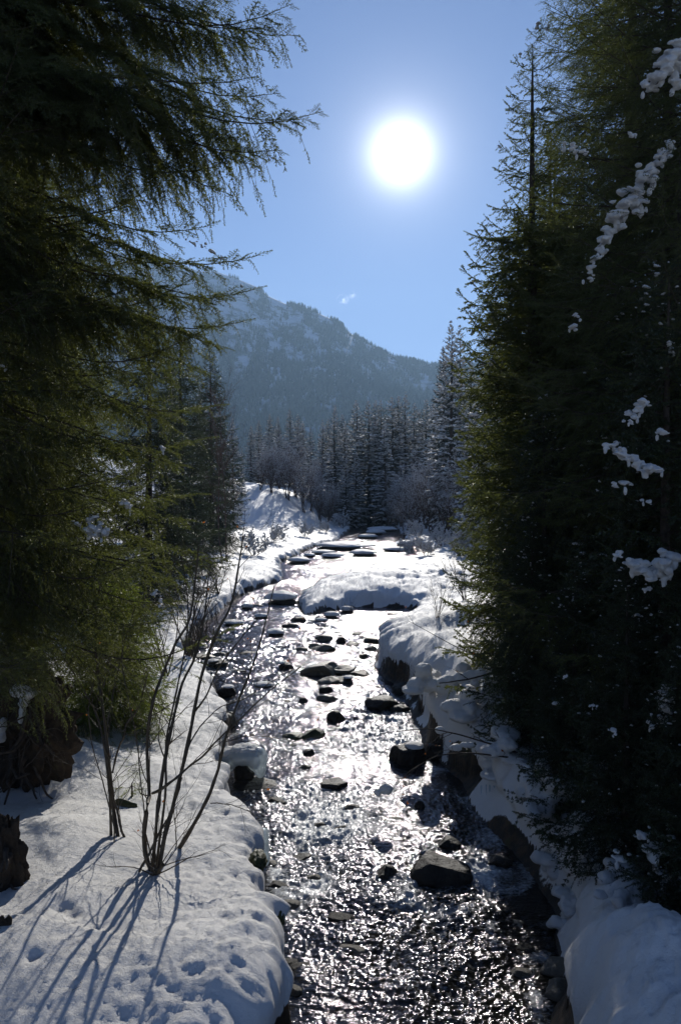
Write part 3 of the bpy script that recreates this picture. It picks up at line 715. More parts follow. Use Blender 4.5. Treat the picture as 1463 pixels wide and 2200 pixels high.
# ------------------------------------------------------------------ spruce kit
def shoots(P, D, L, dens, nl, nw, rg, stem=.0015):
    """needle-covered shoots; returns V, T, material index (0 wood, 1 needle)"""
    n = len(P); cnt = np.maximum(2, (L * dens).astype(int)); I = np.repeat(np.arange(n), cnt); m = len(I)
    t = rg.rand(m)
    ref = np.where(np.abs(D[:, 2:3]) < .9, np.array([[0, 0, 1.]]), np.array([[1., 0, 0]]))
    U = unit(np.cross(D, ref)); W = np.cross(U, D)
    ph = rg.rand(m) * 2 * PI; al = np.radians(rg.uniform(35, 70, m))[:, None]
    side_ = np.cos(ph)[:, None] * U[I] + np.sin(ph)[:, None] * W[I]
    nd = D[I] * np.cos(al) + side_ * np.sin(al); nd[:, 2] += .15; nd = unit(nd)
    base = P[I] + D[I] * (L[I] * t)[:, None]
    ln = nl * rg.uniform(.75, 1.15, m) * (1 - .35 * t ** 3)
    wv = unit(np.cross(nd, rg.normal(size=(m, 3)))) * (nw / 2)
    V1 = np.stack([base - wv, base + wv, base + nd * ln[:, None]], 1).reshape(-1, 3)
    T1 = np.arange(3 * m).reshape(m, 3)
    a = np.array([0, 2.094, 4.189])
    R_ = np.cos(a)[None, :, None] * U[:, None, :] + np.sin(a)[None, :, None] * W[:, None, :]
    V2 = np.concatenate([P[:, None, :] + R_ * stem, (P + D * L[:, None])[:, None, :]], 1).reshape(-1, 3)
    b = np.arange(n)[:, None] * 4 + 3 * m
    T2 = np.concatenate([b + np.array([[0, 1, 3]]), b + np.array([[1, 2, 3]]), b + np.array([[2, 0, 3]])])
    return np.concatenate([V1, V2]), np.concatenate([T1, T2]), np.concatenate([np.ones(len(T1), int), np.zeros(len(T2), int)])
def cat(parts):
    VV = []; TT = []; MM = []; o = 0
    for V, T, M_ in parts:
        VV.append(V); TT.append(T + o); MM.append(M_); o += len(V)
    return np.concatenate(VV).astype(np.float32), np.concatenate(TT), np.concatenate(MM)
def place(tp, pos, xdir, up, s=1.0):
    V, T, M_ = tp; x = unit(np.asarray(xdir, float)); y = unit(np.cross(up, x)); z = np.cross(x, y)
    Mx = np.stack([x, y, z]).astype(np.float32) * s
    return V @ Mx + np.asarray(pos, np.float32), T, M_
def spray(L, rg, p, hang=.25):
    """flat twig along +X with side shoots"""
    P = []; D = []; LL = []
    n = max(3, int(L / .06)); xs = np.linspace(0, L, n + 1)
    ax = np.stack([xs, .02 * np.sin(xs * 9 + rg.rand() * 6), -hang * .5 * xs ** 2 / L], 1)
    for i in range(n):
        d = ax[i + 1] - ax[i]; P.append(ax[i]); D.append(unit(d)); LL.append(np.linalg.norm(d))
    sp = p['gap']; s = .12 * L; k = 0
    while s < L * .97:
        f = s / L; i = min(int(f * n), n - 1); b = ax[i] + (ax[i + 1] - ax[i]) * (f * n - i)
        sd = 1 if k % 2 else -1; l = max(.03, (L * .42) * (1 - f) ** .7 * rg.uniform(.55, 1.1) * min(1, .45 + f * 3))
        a = R(rg.uniform(38, 62)); P.append(b); LL.append(min(l, .12)); D.append(unit(np.array([math.cos(a), sd * math.sin(a), rg.uniform(-.35, .1) - hang * .3])))
        if l > .11:     # second order
            d = D[-1]; q = b + d * l * .45
            for sg in (1, -1):
                a2 = math.atan2(d[1], d[0]) + sg * R(40); P.append(q); LL.append(l * .4); D.append(unit(np.array([math.cos(a2), math.sin(a2), d[2]])))
        s += sp * rg.uniform(.7, 1.3); k += 1
    return shoots(np.array(P), np.array(D), np.array(LL), p['dens'], p['nl'], p['nw'], rg, p['stem'])
def bough(L, rg, p, sprays, droop=.25, tip=.18, bare=.15, hang=.5):
    """whole bough along +X: limb, branchlets either side and hanging"""
    n = 14; t = np.linspace(0, 1, n); droop = droop * rg.uniform(.3, 1.25); tip = tip * rg.uniform(0, 1.1)
    ax = np.stack([t * L, .04 * L * np.sin(t * 4 + rg.rand() * 6), L * (-droop * np.sin(t * PI * .62) + tip * t ** 4) + .012 * L * np.sin(t * 11 + rg.rand() * 6)], 1)
    r0 = .004 + .0035 * L; V, Q = tubes([(ax, r0 * (1 - t) ** .8 + p['stem'])], 5 if p['lod'] == 0 else 3)
    Tq = tri(Q); parts = [(V, Tq, np.zeros(len(Tq), int))]
    m0 = int(n * .3); dd = ax[m0 + 1:] - ax[m0:-1]; parts.append(shoots(ax[m0:-1], unit(dd), np.linalg.norm(dd, axis=1), p['dens'] * 1.3, p['nl'], p['nw'], rg, p['stem']))
    s = bare * L; k = 0; step = p['step']
    while s < L:
        f = s / L; u = f * (n - 1); i = min(int(u), n - 2); b = ax[i] + (ax[i + 1] - ax[i]) * (u - i); tg = unit(ax[i + 1] - ax[i])
        l = (.16 + .38 * L * (1 - f) ** .8 * min(1, .35 + 2.2 * (f))) * rg.uniform(.65, 1.15)
        sd = 1 if k % 2 else -1; a = R(rg.uniform(40, 68))
        d = np.array([math.cos(a) * tg[0], sd * math.sin(a), tg[2] - rg.uniform(0, hang) * (.5 + l)])
        if rg.rand() < .30: d = np.array([.5, sd * .25, -1.0 * rg.uniform(.4, 1)])
        sj = sprays[rg.randint(len(sprays))]; sl = sj[0]
        if l > sl * 1.5:   # long branchlet: thin axis with sprays of its own
            d = unit(d); m = max(2, int(l / (p['step'] * 1.25))); q = np.array([b + d * l * x - np.array([0, 0, .15 * hang * l * x * x]) for x in np.linspace(0, 1, 6)])
            V, Q = tubes([(q, np.linspace(.0035, .0012, 6))], 3); Tq = tri(Q); parts.append((V, Tq, np.zeros(len(Tq), int)))
            for j in range(m):
                x = .1 + .9 * (j + .5) / m; qq = b + d * l * x - np.array([0, 0, .15 * hang * l * x * x]); sg = 1 if j % 2 else -1
                rot = R(48) * sg; dd = np.array([d[0] * math.cos(rot) - d[1] * math.sin(rot), d[0] * math.sin(rot) + d[1] * math.cos(rot), d[2] - rg.uniform(0, .5) * hang])
                s2 = sprays[rg.randint(len(sprays))]; sc_ = max(.35, (1 - x * .75)) * min(1.1, l * .5 / s2[0]) * rg.uniform(.8, 1.1)
                parts.append(place(s2[1], qq, dd, np.array([rg.normal() * .25, rg.normal() * .25, 1.]), sc_))
            parts.append(place(sj[1], b + d * l - np.array([0, 0, .15 * hang * l]), d, np.array([0, 0, 1.]), .8))
        else:
            parts.append(place(sj[1], b, d, np.array([rg.normal() * .3, rg.normal() * .3, 1.]), l / sl))
        s += step * rg.uniform(.7, 1.3); k += 1
    sj = sprays[0]; parts.append(place(sj[1], ax[-2], ax[-1] - ax[-2], np.array([0, 0, 1.]), .7))
    return cat(parts), ax
P0 = dict(lod=0, gap=.038, dens=185, nl=.021, nw=.0068, stem=.0016, step=.066)
P1 = dict(lod=1, gap=.045, dens=130, nl=.032, nw=.017, stem=.002, step=.07)
P2 = dict(lod=2, gap=.09, dens=44, nl=.085, nw=.042, stem=.003, step=.17)
def kit(p, seed, lengths, nv=2, sl=(.2, .32, .45), **kw):
    rg = np.random.RandomState(seed)
    sp = [(l, spray(l, rg, p)) for l in sl for _ in range(2)]
    return [(L, [bough(L, rg, p, sp, **kw) for _ in range(nv)]) for L in lengths], sp
K0, SP0 = kit(P0, 3, (.5, .9, 1.4, 2.0, 2.8), 3, hang=.35)
KH, _ = kit(dict(P0, step=.062, dens=200, gap=.031, nl=.024), 9, (1.8, 2.8, 4.0), 2, sl=(.2, .32, .45, .55), droop=.2, tip=.05, hang=.3)
K1, SP1 = kit(P1, 4, (.45, .8, 1.3, 1.9, 2.5), 3, hang=.35)
K2, SP2 = kit(P2, 5, (.6, 1.2, 2.0, 3.0), 2, sl=(.35, .5, .7), droop=.12, tip=.05, hang=.6)
_tot = [0]
def pick(K, L, rg):
    j = min(range(len(K)), key=lambda i: abs(K[i][0] - L)); return K[j][1][rg.randint(len(K[j][1]))], L / K[j][0]
def snow_strip(ax, rg, w, h, parts, fr=(.25, .95), gap=.5, lump=1.6):
    """lumpy snow lying along a limb"""
    a0, a1 = fr; t = np.linspace(a0, a1, 11); n = len(ax); u = t * (n - 1); i = np.clip(u.astype(int), 0, n - 2)
    P = ax[i] + (ax[i + 1] - ax[i]) * (u - i)[:, None]; d = unit(np.gradient(P, axis=0)); sv = unit(np.cross(d, np.array([0, 0, 1.])))
    k = np.clip(1.0 + lump * rg.normal(size=11) * .45, 0, 2); k[rg.rand(11) < gap] = 0.02; k[0] = k[-1] = .02
    k = np.convolve(np.pad(k, 1, mode='edge'), [.25, .5, .25], 'valid')
    c = np.stack([P - sv * (w * k)[:, None] - np.array([0, 0, .3 * h]), P - sv * (w * k * .6)[:, None] + np.stack([0 * k, 0 * k, h * .7 * k], 1), P + np.stack([0 * k, 0 * k, h * k], 1),
                  P + sv * (w * k * .6)[:, None] + np.stack([0 * k, 0 * k, h * .7 * k], 1), P + sv * (w * k)[:, None] - np.array([0, 0, .3 * h])], 1)
    V = c.reshape(-1, 3); i = np.arange(10)[:, None] * 5; j = np.arange(5)[None, :]; j2 = (j + 1) % 5
    Q = np.stack([i + j, i + j2, i + 5 + j2, i + 5 + j], -1).reshape(-1, 4)
    Tq = tri(Q); parts.append((V, Tq, np.zeros(len(Tq), int)))
def snow_lumps(A, rg, w, parts):
    """small pads of snow caught on a bough"""
    V0, T0 = ico(2); n = len(A)
    for _ in range(rg.randint(1, 4)):
        i = rg.randint(4, n); q = A[i] + rg.normal(size=3) * np.array([.10, .10, .02]); s_ = w * rg.uniform(.35, 1.1); d = unit(A[min(i, n - 1)] - A[i - 1])
        for k in range(rg.randint(1, 4)):
            W = V0 * (1 + .5 * n3(V0 + rg.rand() * 90, 1.6, 1)[:, None]) * np.array([s_, s_, s_ * .5]) * rg.uniform(.6, 1.1)
            W = W + np.abs(W[:, :2]).sum(1)[:, None] * np.array([0, 0, -.35]); parts.append((W + q + d * k * s_ * .9, T0, np.zeros(len(T0), int)))
def spruce_geo(seed, K, H, Rmax, z0, per=6, gap=.33, profile=None, thin_top=0, lean=0, snow=0, sw=.05, sh=.04, sector=None, jitter=.25, tilt=(-.12, .15), zdense=None):
    """returns crown(V,T,M), snow(V,T,M) or None, trunk lines"""
    rg = np.random.RandomState(seed); parts = []; sparts = []
    profile = profile or (lambda f: (1 - f) ** .75)
    z = z0; az0 = rg.rand() * 6
    while z < H * .985:
        f = z / H; ff = (z - z0) / (H - z0); r = max(.12, Rmax * profile(ff))
        g = gap * (.6 + .6 * (1 - ff)) 
        nb = per if (zdense is None or z < zdense) else max(4, per - 2)
        if ff > .8: nb = max(3, nb - 2)
        if thin_top and ff > thin_top: nb = 3; g *= 1.5
        for b in range(nb):
            a = az0 + b * 2 * PI / nb + rg.uniform(-.35, .35)
            if sector is not None and not sector(a, z, rg): continue
            L = r * rg.uniform(1 - jitter, 1 + jitter * .7)
            (bg_, ax), s_ = pick(K, L, rg)
            el = tilt[0] * (1 - ff) + tilt[1] * ff * 3 + rg.uniform(-.08, .08)
            d = np.array([math.cos(a), math.sin(a), el]); pos = np.array([0, 0, z + rg.uniform(-g, g) * .5])
            up = np.array([rg.normal() * .12, rg.normal() * .12, 1.])
            parts.append(place(bg_, pos, d, up, s_))
            if snow and rg.rand() < snow:
                x = unit(d); y = unit(np.cross(up, x)); zz = np.cross(x, y); A = ax @ (np.stack([x, y, zz]) * s_) + pos
                if sw < .1: snow_lumps(A, rg, sw, sparts); continue
                snow_strip(A, rg, sw * (.6 + .5 * L), sh, sparts)
                if L > 1.2:
                    for sg in (1, -1, 1):
                        q = A[rg.randint(5, 11)]; dd = unit(x * .7 + y * sg * .7 + np.array([0, 0, -.25])); B = q + dd[None, :] * np.linspace(0, L * .3, 6)[:, None] + np.array([0, 0, .02])
                        snow_strip(B, rg, sw * .8, sh * .8, sparts, (.05, .95))
        az0 += 2.4; z += g
    c = cat(parts); _tot[0] += len(c[1])
    zt = np.linspace(0, H, 24); wob = .02 * H * np.stack([np.sin(zt / H * 3 + seed), np.cos(zt / H * 2.3 + seed)], 1) * .3
    rad = (.012 * H + .02) * (1 - zt / H) ** .85 + .006
    tr = tubes([(np.stack([wob[:, 0], wob[:, 1], zt - .4], 1), rad)], 9)
    return c, (cat(sparts) if sparts else None), tr
def spruce(loc, geo_, label, mats, group=None, rz=0, cat_='spruce tree', scale=1.0):
    c, s_, tr = geo_
    e = empty('spruce_tree', loc, rz, label, cat_, group); e.scale = (scale,) * 3
    mobj('trunk', tr[0], tr[1], [M_bark], e, smooth=True)
    mobj('crown', c[0], c[1], mats, e, midx=c[2])
    if s_ is not None: mobj('snow_load', s_[0], s_[1], [M_snow], e, smooth=True)
    return e
NEAR = [M_bark, M_needle]; DARK = [M_bark, M_needle_d]; FAR = [M_bark, M_needle_f]; YOUNG = [M_bark, M_needle_y]

# ---------------- near trees, left
gA = spruce_geo(11, K0, 15, 2.9, 2.1, per=8, gap=.29, profile=lambda f: .92 * (1 - f) ** .55, jitter=.3, zdense=11)
print('near tree tris', len(gA[0][1]))
def gz(x, y): return ground_h(x, y)
xA, yA = -4.05, 7.6
tA = spruce((xA, yA, gz(xA, yA)), gA, 'nearest dark green spruce filling the upper left, its trunk just outside the frame', NEAR, 'tall spruces on the banks')
def hero_bough(parent, tree, tip, z, K, seed, mats, snow=0, hang=None):
    """bough of a tree reaching a given point"""
    rg = np.random.RandomState(seed); base = np.array([tree[0], tree[1], z]); tip = np.array(tip); d = tip - base; L = np.linalg.norm(d)
    (bg_, ax), s_ = pick(K, L, rg)
    # aim so that the drooped bough ends at the tip
    end = ax[-1]; ang = math.atan2(end[2], end[0]); s_ = L / np.linalg.norm(end)
    x = unit(d); h = unit(np.array([x[0], x[1], 0.])); e0 = math.asin(x[2]) - ang
    x = h * math.cos(e0) + np.array([0, 0, 1.]) * math.sin(e0)
    V, T, M_ = place(bg_, base, x, np.array([0, 0, 1.]), s_)
    off = np.array(parent.location); ob = mobj('bough', V - off, T, mats, parent, midx=M_)
    if snow:
        y = unit(np.cross([0, 0, 1.], x)); zz = np.cross(x, y); A = ax @ (np.stack([x, y, zz]) * s_) + base - off
        sp_ = []
        for _ in range(snow): snow_strip(A, rg, .028, .035, sp_, (.5, .93), .5, 1.6)
        c = cat(sp_); mobj('snow', c[0], c[1], [M_snow], ob, smooth=True)
    return ob
HB = [(690, 238, 7.2, .5, 0), (645, 95, 7.6, .5, 0), (600, 320, 7.0, .9, 0), (560, 180, 6.6, .4, 0), (505, 430, 7.3, 1.3, 0), (560, 548, 7.9, .35, 0),
      (548, 622, 8.3, .3, 0), (525, 690, 8.0, .4, 0), (490, 745, 8.0, .7, 0), (455, 485, 7.5, .4, 0), (625, 10, 7.0, .3, 0), (470, 870, 8.2, .4, 0),
      (450, 940, 8.0, .3, 0), (440, 1190, 8.6, .6, 0), (410, 1290, 8.3, .6, 0), (430, 1060, 8.5, .5, 0), (460, 800, 8.6, .7, 0), (580, 60, 7.2, .9, 0), (530, 300, 7.8, .8, 0), (640, 255, 7.5, .9, 0),
      (590, 130, 7.9, .8, 0), (600, 200, 7.4, .7, 0), (560, 370, 7.6, 1.1, 0), (470, 360, 7.3, .5, 0), (440, 560, 7.6, .5, 0), (470, 640, 7.4, .5, 0), (520, -30, 7.4, .5, 0), (600, -60, 7.6, .4, 0),
      (380, 1330, 8.0, .4, 0), (350, 1390, 8.6, .4, 0), (300, 1360, 7.4, .5, 0), (220, 1370, 7.0, .5, 0), (120, 1350, 6.8, .5, 0), (420, 1120, 8.0, .5, 0), (400, 1000, 7.6, .5, 0), (430, 720, 7.6, .6, 0), (390, 1250, 7.4, .5, 0)]
for i, (px, py, Y, dz, sn) in enumerate(HB):
    tip = at(px, py, Y); hero_bough(tA, (xA, yA), tip, tip.z + dz * 1.9 + .2, KH, 100 + i, NEAR, sn)
# B, C: copies further back
tB = dup(tA, (0, 0, 0), 0)
for ch in [c for c in C.objects if c.parent == tB and c.name.startswith('bough')]:
    for g in [q for q in C.objects if q.parent == ch]: bpy.data.objects.remove(g)
    bpy.data.objects.remove(ch)
def again(src, x, y, rz, s_, label, group):
    r = src.copy(); C.objects.link(r); r.location = (x, y, gz(x, y)); r.rotation_euler = (0, 0, rz); r.scale = (s_,) * 3; r['label'] = label; r['group'] = group
    for ch in [c for c in C.objects if c.parent == src]:
        c = ch.copy(); C.objects.link(c); c.parent = r
    return r
tB.location = (-5.3, 11.2, gz(-5.3, 11.2)); tB.rotation_euler = (0, 0, 2.1); tB['label'] = 'second tall spruce on the left, directly behind the nearest one'
again(tB, -6.6, 15.5, 4.0, .95, 'third tall spruce on the left bank, above the root mass', 'tall spruces on the banks')
again(tB, -5.0, 4.2, 1.2, 1.0, 'spruce at the far left edge of the picture, closest to the viewer', 'tall spruces on the banks')
again(tB, -3.6, 8.9 , 3.0, .001, 'x', 'x') if False else None
# mid left
gM = spruce_geo(12, K1, 12.0, 2.6, 1.0, per=7, gap=.34, profile=lambda f: (1 - f) ** .8, snow=.4, sw=.035, sh=.035)
x, y = -6.9, 28.0
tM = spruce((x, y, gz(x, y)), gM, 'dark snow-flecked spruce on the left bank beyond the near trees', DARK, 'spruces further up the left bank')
again(tM, -9.5, 24.0, 2.0, 1.15, 'tall dark spruce left of the snow-flecked one, half hidden by near boughs', 'spruces further up the left bank')
again(tM, -7.5, 37.0, 4.1, 1.0, 'dark spruce just behind the snow-flecked left bank spruce', 'spruces further up the left bank')
again(tM, -8.3, 50.0, 5.1, 1.1, 'farther dark spruce on the left bank near the bare crown', 'spruces further up the left bank')

# ---------------- right side
gD = spruce_geo(21, K1, 11.4, 1.5, .5, per=9, gap=.19, profile=lambda f: (.98 - .42 * f if f < .68 else .13 + .36 * (1 - f) / .32), thin_top=.68, snow=.12, sw=.04, sh=.035, jitter=.35, tilt=(-.05, .18))
x, y = 3.35, 13.6
tD = spruce((x, y, gz(x, y)), gD, 'slim young spruce with a bare pointed leader against the sky on the right', NEAR, 'tall spruces on the banks')
# E F: big dense trees
tE = again(tB, 4.55, 10.2, .7, 1.0, 'tall dense spruce at the right edge, rising above the frame', 'tall spruces on the banks')
tF = again(tB, 5.2, 14.5, 5.0, 1.05, 'tall dense spruce behind the one at the right edge', 'tall spruces on the banks')
again(tB, 5.0, 12.2, 3.6, .97, 'tall dense spruce between the right edge trees, its trunk hidden', 'tall spruces on the banks')
again(tB, 4.6, 17.0, 1.9, .75, 'tall spruce showing through just right of the slim pointed one', 'tall spruces on the banks')
again(tM, 5.4, 20.0, 1.0, 1.0, 'dark spruce behind the slim pointed one on the right bank', 'spruces further up the right bank')
again(tM, 9.5, 27.0, 3.0, 1.2, 'tall dark spruce deep in the right bank wood', 'spruces further up the right bank')
tG = spruce_geo(22, K1, 6.5, 1.5, .25, per=7, gap=.25, profile=lambda f: (1 - f) ** .7, snow=.4, sw=.03, sh=.035, jitter=.3)
x, y = 3.6, 8.6
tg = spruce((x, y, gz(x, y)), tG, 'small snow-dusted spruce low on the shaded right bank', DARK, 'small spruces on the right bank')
again(tg, 3.0, 11.6, 2.2, .8, 'smallest spruce on the right bank, beside the drooping snow lobes', 'small spruces on the right bank')
again(tg, 3.9, 10.3, 1.2, 1.05, 'snow-dusted spruce between the right edge spruces and the drooping snow lobes', 'small spruces on the right bank')
tR = again(tg, 3.9, 7.2, 5.2, .85, 'snow-dusted spruce at the right edge just above the low snowy spruce', 'small spruces on the right bank')
again(tg, 2.95, 8.0, .4, .48, 'short snowy fir-like spruce leaning to the dark water edge on the right', 'small spruces on the right bank')
again(tg, 3.1, 6.9, 1.9, .46, 'short snowy spruce just above the big snow mound', 'small spruces on the right bank')
again(tg, 2.9, 9.7, 3.3, .5, 'short spruce behind the broken ice clump on the right', 'small spruces on the right bank')
again(tg, 2.75, 11.2, 5.3, .5, 'short spruce above the big dark rock face on the right', 'small spruces on the right bank')
again(tg, 3.5, 6.3, 4.2, .62, 'low snowy spruce at the right edge above the big snow mound', 'small spruces on the right bank')

# ---------------- young spruce behind the alder stems, and a seedling
KY, _ = kit(dict(P0, step=.04, gap=.026, nw=.007), 19, (.35, .6, .95, 1.3), 2, sl=(.14, .22, .3), droop=.25, tip=.1, hang=.5)
gY = spruce_geo(31, KY, 2.4, 1.15, .15, per=9, gap=.12, profile=lambda f: (1 - f) ** .6, jitter=.3)
q = at(238, 1500, 12.6)
spruce((q.x, q.y, gz(q.x, q.y)), gY, 'bright green young spruce standing behind the bare alder stems', YOUNG, None, cat_='young spruce')
gS = spruce_geo(32, K0, .62, .3, .05, per=4, gap=.13, profile=lambda f: (1 - f) ** .6)
q = onz(280, 1690, .95)
e = spruce((q.x, q.y, gz(q.x, q.y) - .05), gS, 'tiny spruce seedling poking out of the snow between the alder clumps', YOUNG, None, cat_='seedling')

ORD = ['first', 'second', 'third', 'fourth', 'fifth', 'sixth', 'seventh', 'eighth', 'ninth', 'tenth', 'eleventh', 'twelfth', 'thirteenth', 'fourteenth', 'fifteenth',
       'sixteenth', 'seventeenth', 'eighteenth', 'nineteenth', 'twentieth', 'twenty-first', 'twenty-second', 'twenty-third', 'twenty-fourth', 'twenty-fifth', 'twenty-sixth', 'twenty-seventh', 'twenty-eighth', 'twenty-ninth', 'thirtieth', 'thirty-first', 'thirty-second', 'thirty-third', 'thirty-fourth']
# ------------------------------------------------------------------ far spruces, laden with snow
gF = [spruce_geo(40 + i, K2, 20.0, r, .6, per=7, gap=.62, profile=lambda f: (1 - f) ** .72 * (1 if f > .08 else .8), snow=.75, sw=.17, sh=.13, tilt=(-.35, .25), jitter=.22) for i, r in enumerate((2.9, 3.3, 2.6, 3.6))]
protoF = [None] * 4
def far_spruce(px, pytop, Y, v, label, group, rz, wide=1.0):
    q = at(px, pytop, Y); g = gz(q.x, Y); h = q.z - g; s_ = h / 20.0
    if protoF[v] is None:
        protoF[v] = spruce((q.x, Y, g), gF[v], label, FAR, group); r = protoF[v]
    else: r = again(protoF[v], q.x, Y, rz, 1, label, group)
    r.rotation_euler = (0, 0, rz); r.scale = (s_ * wide, s_ * wide, s_)
    return r
tops = [(540, 915, 112), (556, 903, 118), (580, 890, 110), (597, 895, 104), (622, 876, 112), (640, 890, 118), (667, 918, 108), (693, 902, 118), (719, 871, 112), (742, 905, 122), (764, 860, 116),
        (790, 862, 112), (806, 860, 122), (817, 858, 116), (826, 905, 106), (840, 853, 112), (855, 850, 120), (871, 841, 114), (890, 866, 120), (915, 857, 112), (930, 850, 104), (650, 905, 128), (705, 900, 130), (735, 890, 132), (775, 885, 130), (560, 930, 128), (600, 915, 130), (900, 880, 132), (850, 875, 134), (765, 970, 104), (742, 985, 102)]
rgt = np.random.RandomState(8)
for i, (px, py, Y) in enumerate(sorted(tops)):
    lab = '%s from the left in the far row of snow-laden spruces' % ORD[i]
    far_spruce(px, py, Y, i % 4, lab, 'far row of snowy spruces', rgt.rand() * 6, rgt.uniform(1.15, 1.5))
rt = [(966, 690, 74, 1.0), (985, 700, 80, .95), (950, 745, 84, .9), (1010, 770, 62, 1.0), (1062, 640, 48, 1.0), (1040, 760, 52, 1.1), (1110, 700, 40, 1.2), (1100, 820, 58, 1.1), (1160, 760, 50, 1.2), (1010, 880, 66, .9)]
for i, (px, py, Y, w) in enumerate(sorted(rt)):
    far_spruce(px, py, Y, (i * 3 + 1) % 4, '%s from the left among the tall snowy spruces of the right bank' % ORD[i], 'tall snowy spruces on the right bank', rgt.rand() * 6, w)
lt = [(500, 900, 70, 1.0), (470, 860, 60, 1.1), (430, 830, 58, 1.1), (380, 800, 50, 1.1), (520, 960, 84, .9)]
for i, (px, py, Y, w) in enumerate(sorted(lt)):
    far_spruce(px, py, Y, (i * 3 + 2) % 4, '%s from the left among the snowy spruces beyond the left bank' % ORD[i], 'snowy spruces beyond the left bank', rgt.rand() * 6, w)

# ------------------------------------------------------------------ bare alders
def grow(rg, base, d, L, r, level, out, dots, kids=(7, 6, 4), curve=.25, up=.35, spread=.6, leafs=None):
    n = 7 if level == 0 else 5
    P = [np.array(base, float)]; dd = unit(np.array(d, float)); st = L / (n - 1)
    for i in range(n - 1):
        dd = unit(dd + rg.normal(size=3) * curve * .35 + np.array([0, 0, up * .12])); P.append(P[-1] + dd * st)
    P = np.array(P); rad = r * (1 - np.linspace(0, 1, n)) ** .7 + r * .12
    out.append((P, rad))
    if level >= len(kids): 
        dots.append(P[rg.randint(1, n)]); 
        return
    for j in range(kids[level]):
        t = rg.uniform(.25 if level == 0 else .1, 1.0); u = t * (n - 1); i = min(int(u), n - 2); b = P[i] + (P[i + 1] - P[i]) * (u - i)
        tg = unit(P[i + 1] - P[i]); side_ = unit(np.cross(tg, rg.normal(size=3)))
        nd = unit(tg * (1 - spread * .35) + side_ * spread * rg.uniform(.7, 1.2) + np.array([0, 0, up * .3]))
        grow(rg, b, nd, L * rg.uniform(.28, .5) * (1.15 - t * .5), r * .5 * (1.1 - t * .6), level + 1, out, dots, kids, curve, up, spread)
def alder_geo(seed, H, stems, fan, kids, r0, k=3, dotr=.045, curve=.25):
    rg = np.random.RandomState(seed); out = []; dots = []
    for i in range(stems):
        a = rg.rand() * 6.283; f = fan * rg.uniform(.2, 1)
        grow(rg, (rg.normal() * .12 * H / 6, rg.normal() * .12 * H / 6, -.2), (math.cos(a) * f, math.sin(a) * f, 1.), H * rg.uniform(.7, 1.0), r0 * rg.uniform(.7, 1.2), 0, out, dots, kids, curve)
    V, Q = tubes(out, k); V2 = T2 = None
    D_ = np.array(dots); D_ = D_[rg.rand(len(D_)) < .85]
    oc = np.array([(1, 0, 0), (0, 1, 0), (-1, 0, 0), (0, -1, 0), (0, 0, .8), (0, 0, -.6)], float)
    of = np.array([(0, 1, 4), (1, 2, 4), (2, 3, 4), (3, 0, 4), (1, 0, 5), (2, 1, 5), (3, 2, 5), (0, 3, 5)])
    sz = dotr * rg.uniform(.5, 1.5, len(D_))
    V2 = (D_[:, None, :] + oc[None] * sz[:, None, None]).reshape(-1, 3)
    T2 = (of[None] + np.arange(len(D_))[:, None, None] * 6).reshape(-1, 3)
    return V, Q, V2, T2
def alder(loc, g, label, group, name='bare_alder', cat_='bare shrub', rz=0, scale=1.0, mat=None):
    e = empty(name, loc, rz, label, cat_, group); e.scale = (scale,) * 3
    mobj('stems', g[0], g[1], [mat or M_twigfar], e)
    if g[2] is not None and len(g[2]): mobj('snow_tufts', g[2], g[3], [M_snow], e)
    return e
gTh = [alder_geo(60 + i, 7.0, 9, .38, (10, 8, 5), .045, dotr=.035) for i in range(3)]
gLo = [alder_geo(70 + i, 2.0, 9, 1.1, (7, 6, 4), .02, dotr=.05) for i in range(2)]
th = []
rr_ = np.random.RandomState(12)
for px, Y, h in [(560, 88, 6), (582, 88, 6.5), (600, 96, 7.5), (618, 90, 7.5), (636, 98, 7.5), (652, 90, 7), (668, 97, 7.5), (686, 92, 7), (704, 99, 6.5), (724, 103, 6), (750, 112, 6)]:
    th.append((px, Y, h, 'left'))
for i, (px, Y, h) in enumerate([(815, 112, 6), (840, 104, 7.5), (862, 98, 7.5), (884, 92, 8.5), (905, 84, 8), (925, 76, 8), (945, 86, 9), (960, 72, 8), (985, 66, 8), (790, 118, 5), (1010, 74, 9), (870, 80, 5), (830, 108, 7), (852, 106, 8), (895, 96, 9), (915, 90, 9)]):
    th.append((px, Y, h, 'right'))
protoT = [None] * 3; cnt = {'left': 0, 'right': 0}
for i, (px, Y, h, sd) in enumerate(sorted(th)):
    x = (px - CX) / F * Y; g = gz(x, Y); lab = '%s from the left in the bare snow-tufted alder thicket %s' % (ORD[cnt[sd]], 'left of the stream' if sd == 'left' else 'right of the stream'); cnt[sd] += 1
    v = i % 3; s_ = h / 7.0 * rr_.uniform(.8, .95)
    if protoT[v] is None: protoT[v] = alder((x, Y, g), gTh[v], lab, 'bare alders along the far banks', rz=rr_.rand() * 6, scale=s_)
    else: again(protoT[v], x, Y, rr_.rand() * 6, s_, lab, 'bare alders along the far banks')
low = [(590, 1165, 'snowy low bush on the left bank under the alders'), (655, 1150, 'snowy low bush on the left bank at the stream bend'), (700, 1140, 'snowy low bush left of the concrete abutment'),
       (545, 1190, 'snowy low bush on the left bank nearest the dark spruce'), (880, 1168, 'snowy low bush at the water edge on the right bank bend'), (915, 1185, 'twiggy bush at the end of the trampled snow bar'),
       (900, 1150, 'snowy low bush behind the right bend'), (950, 1165, 'snowy low bush below the right alder thicket'), (735, 1128, 'snowy low bush leaning at the concrete wall'), (990, 1190, 'low bush at the right edge of the snow bar beside the spruce')]
protoL = [None] * 2
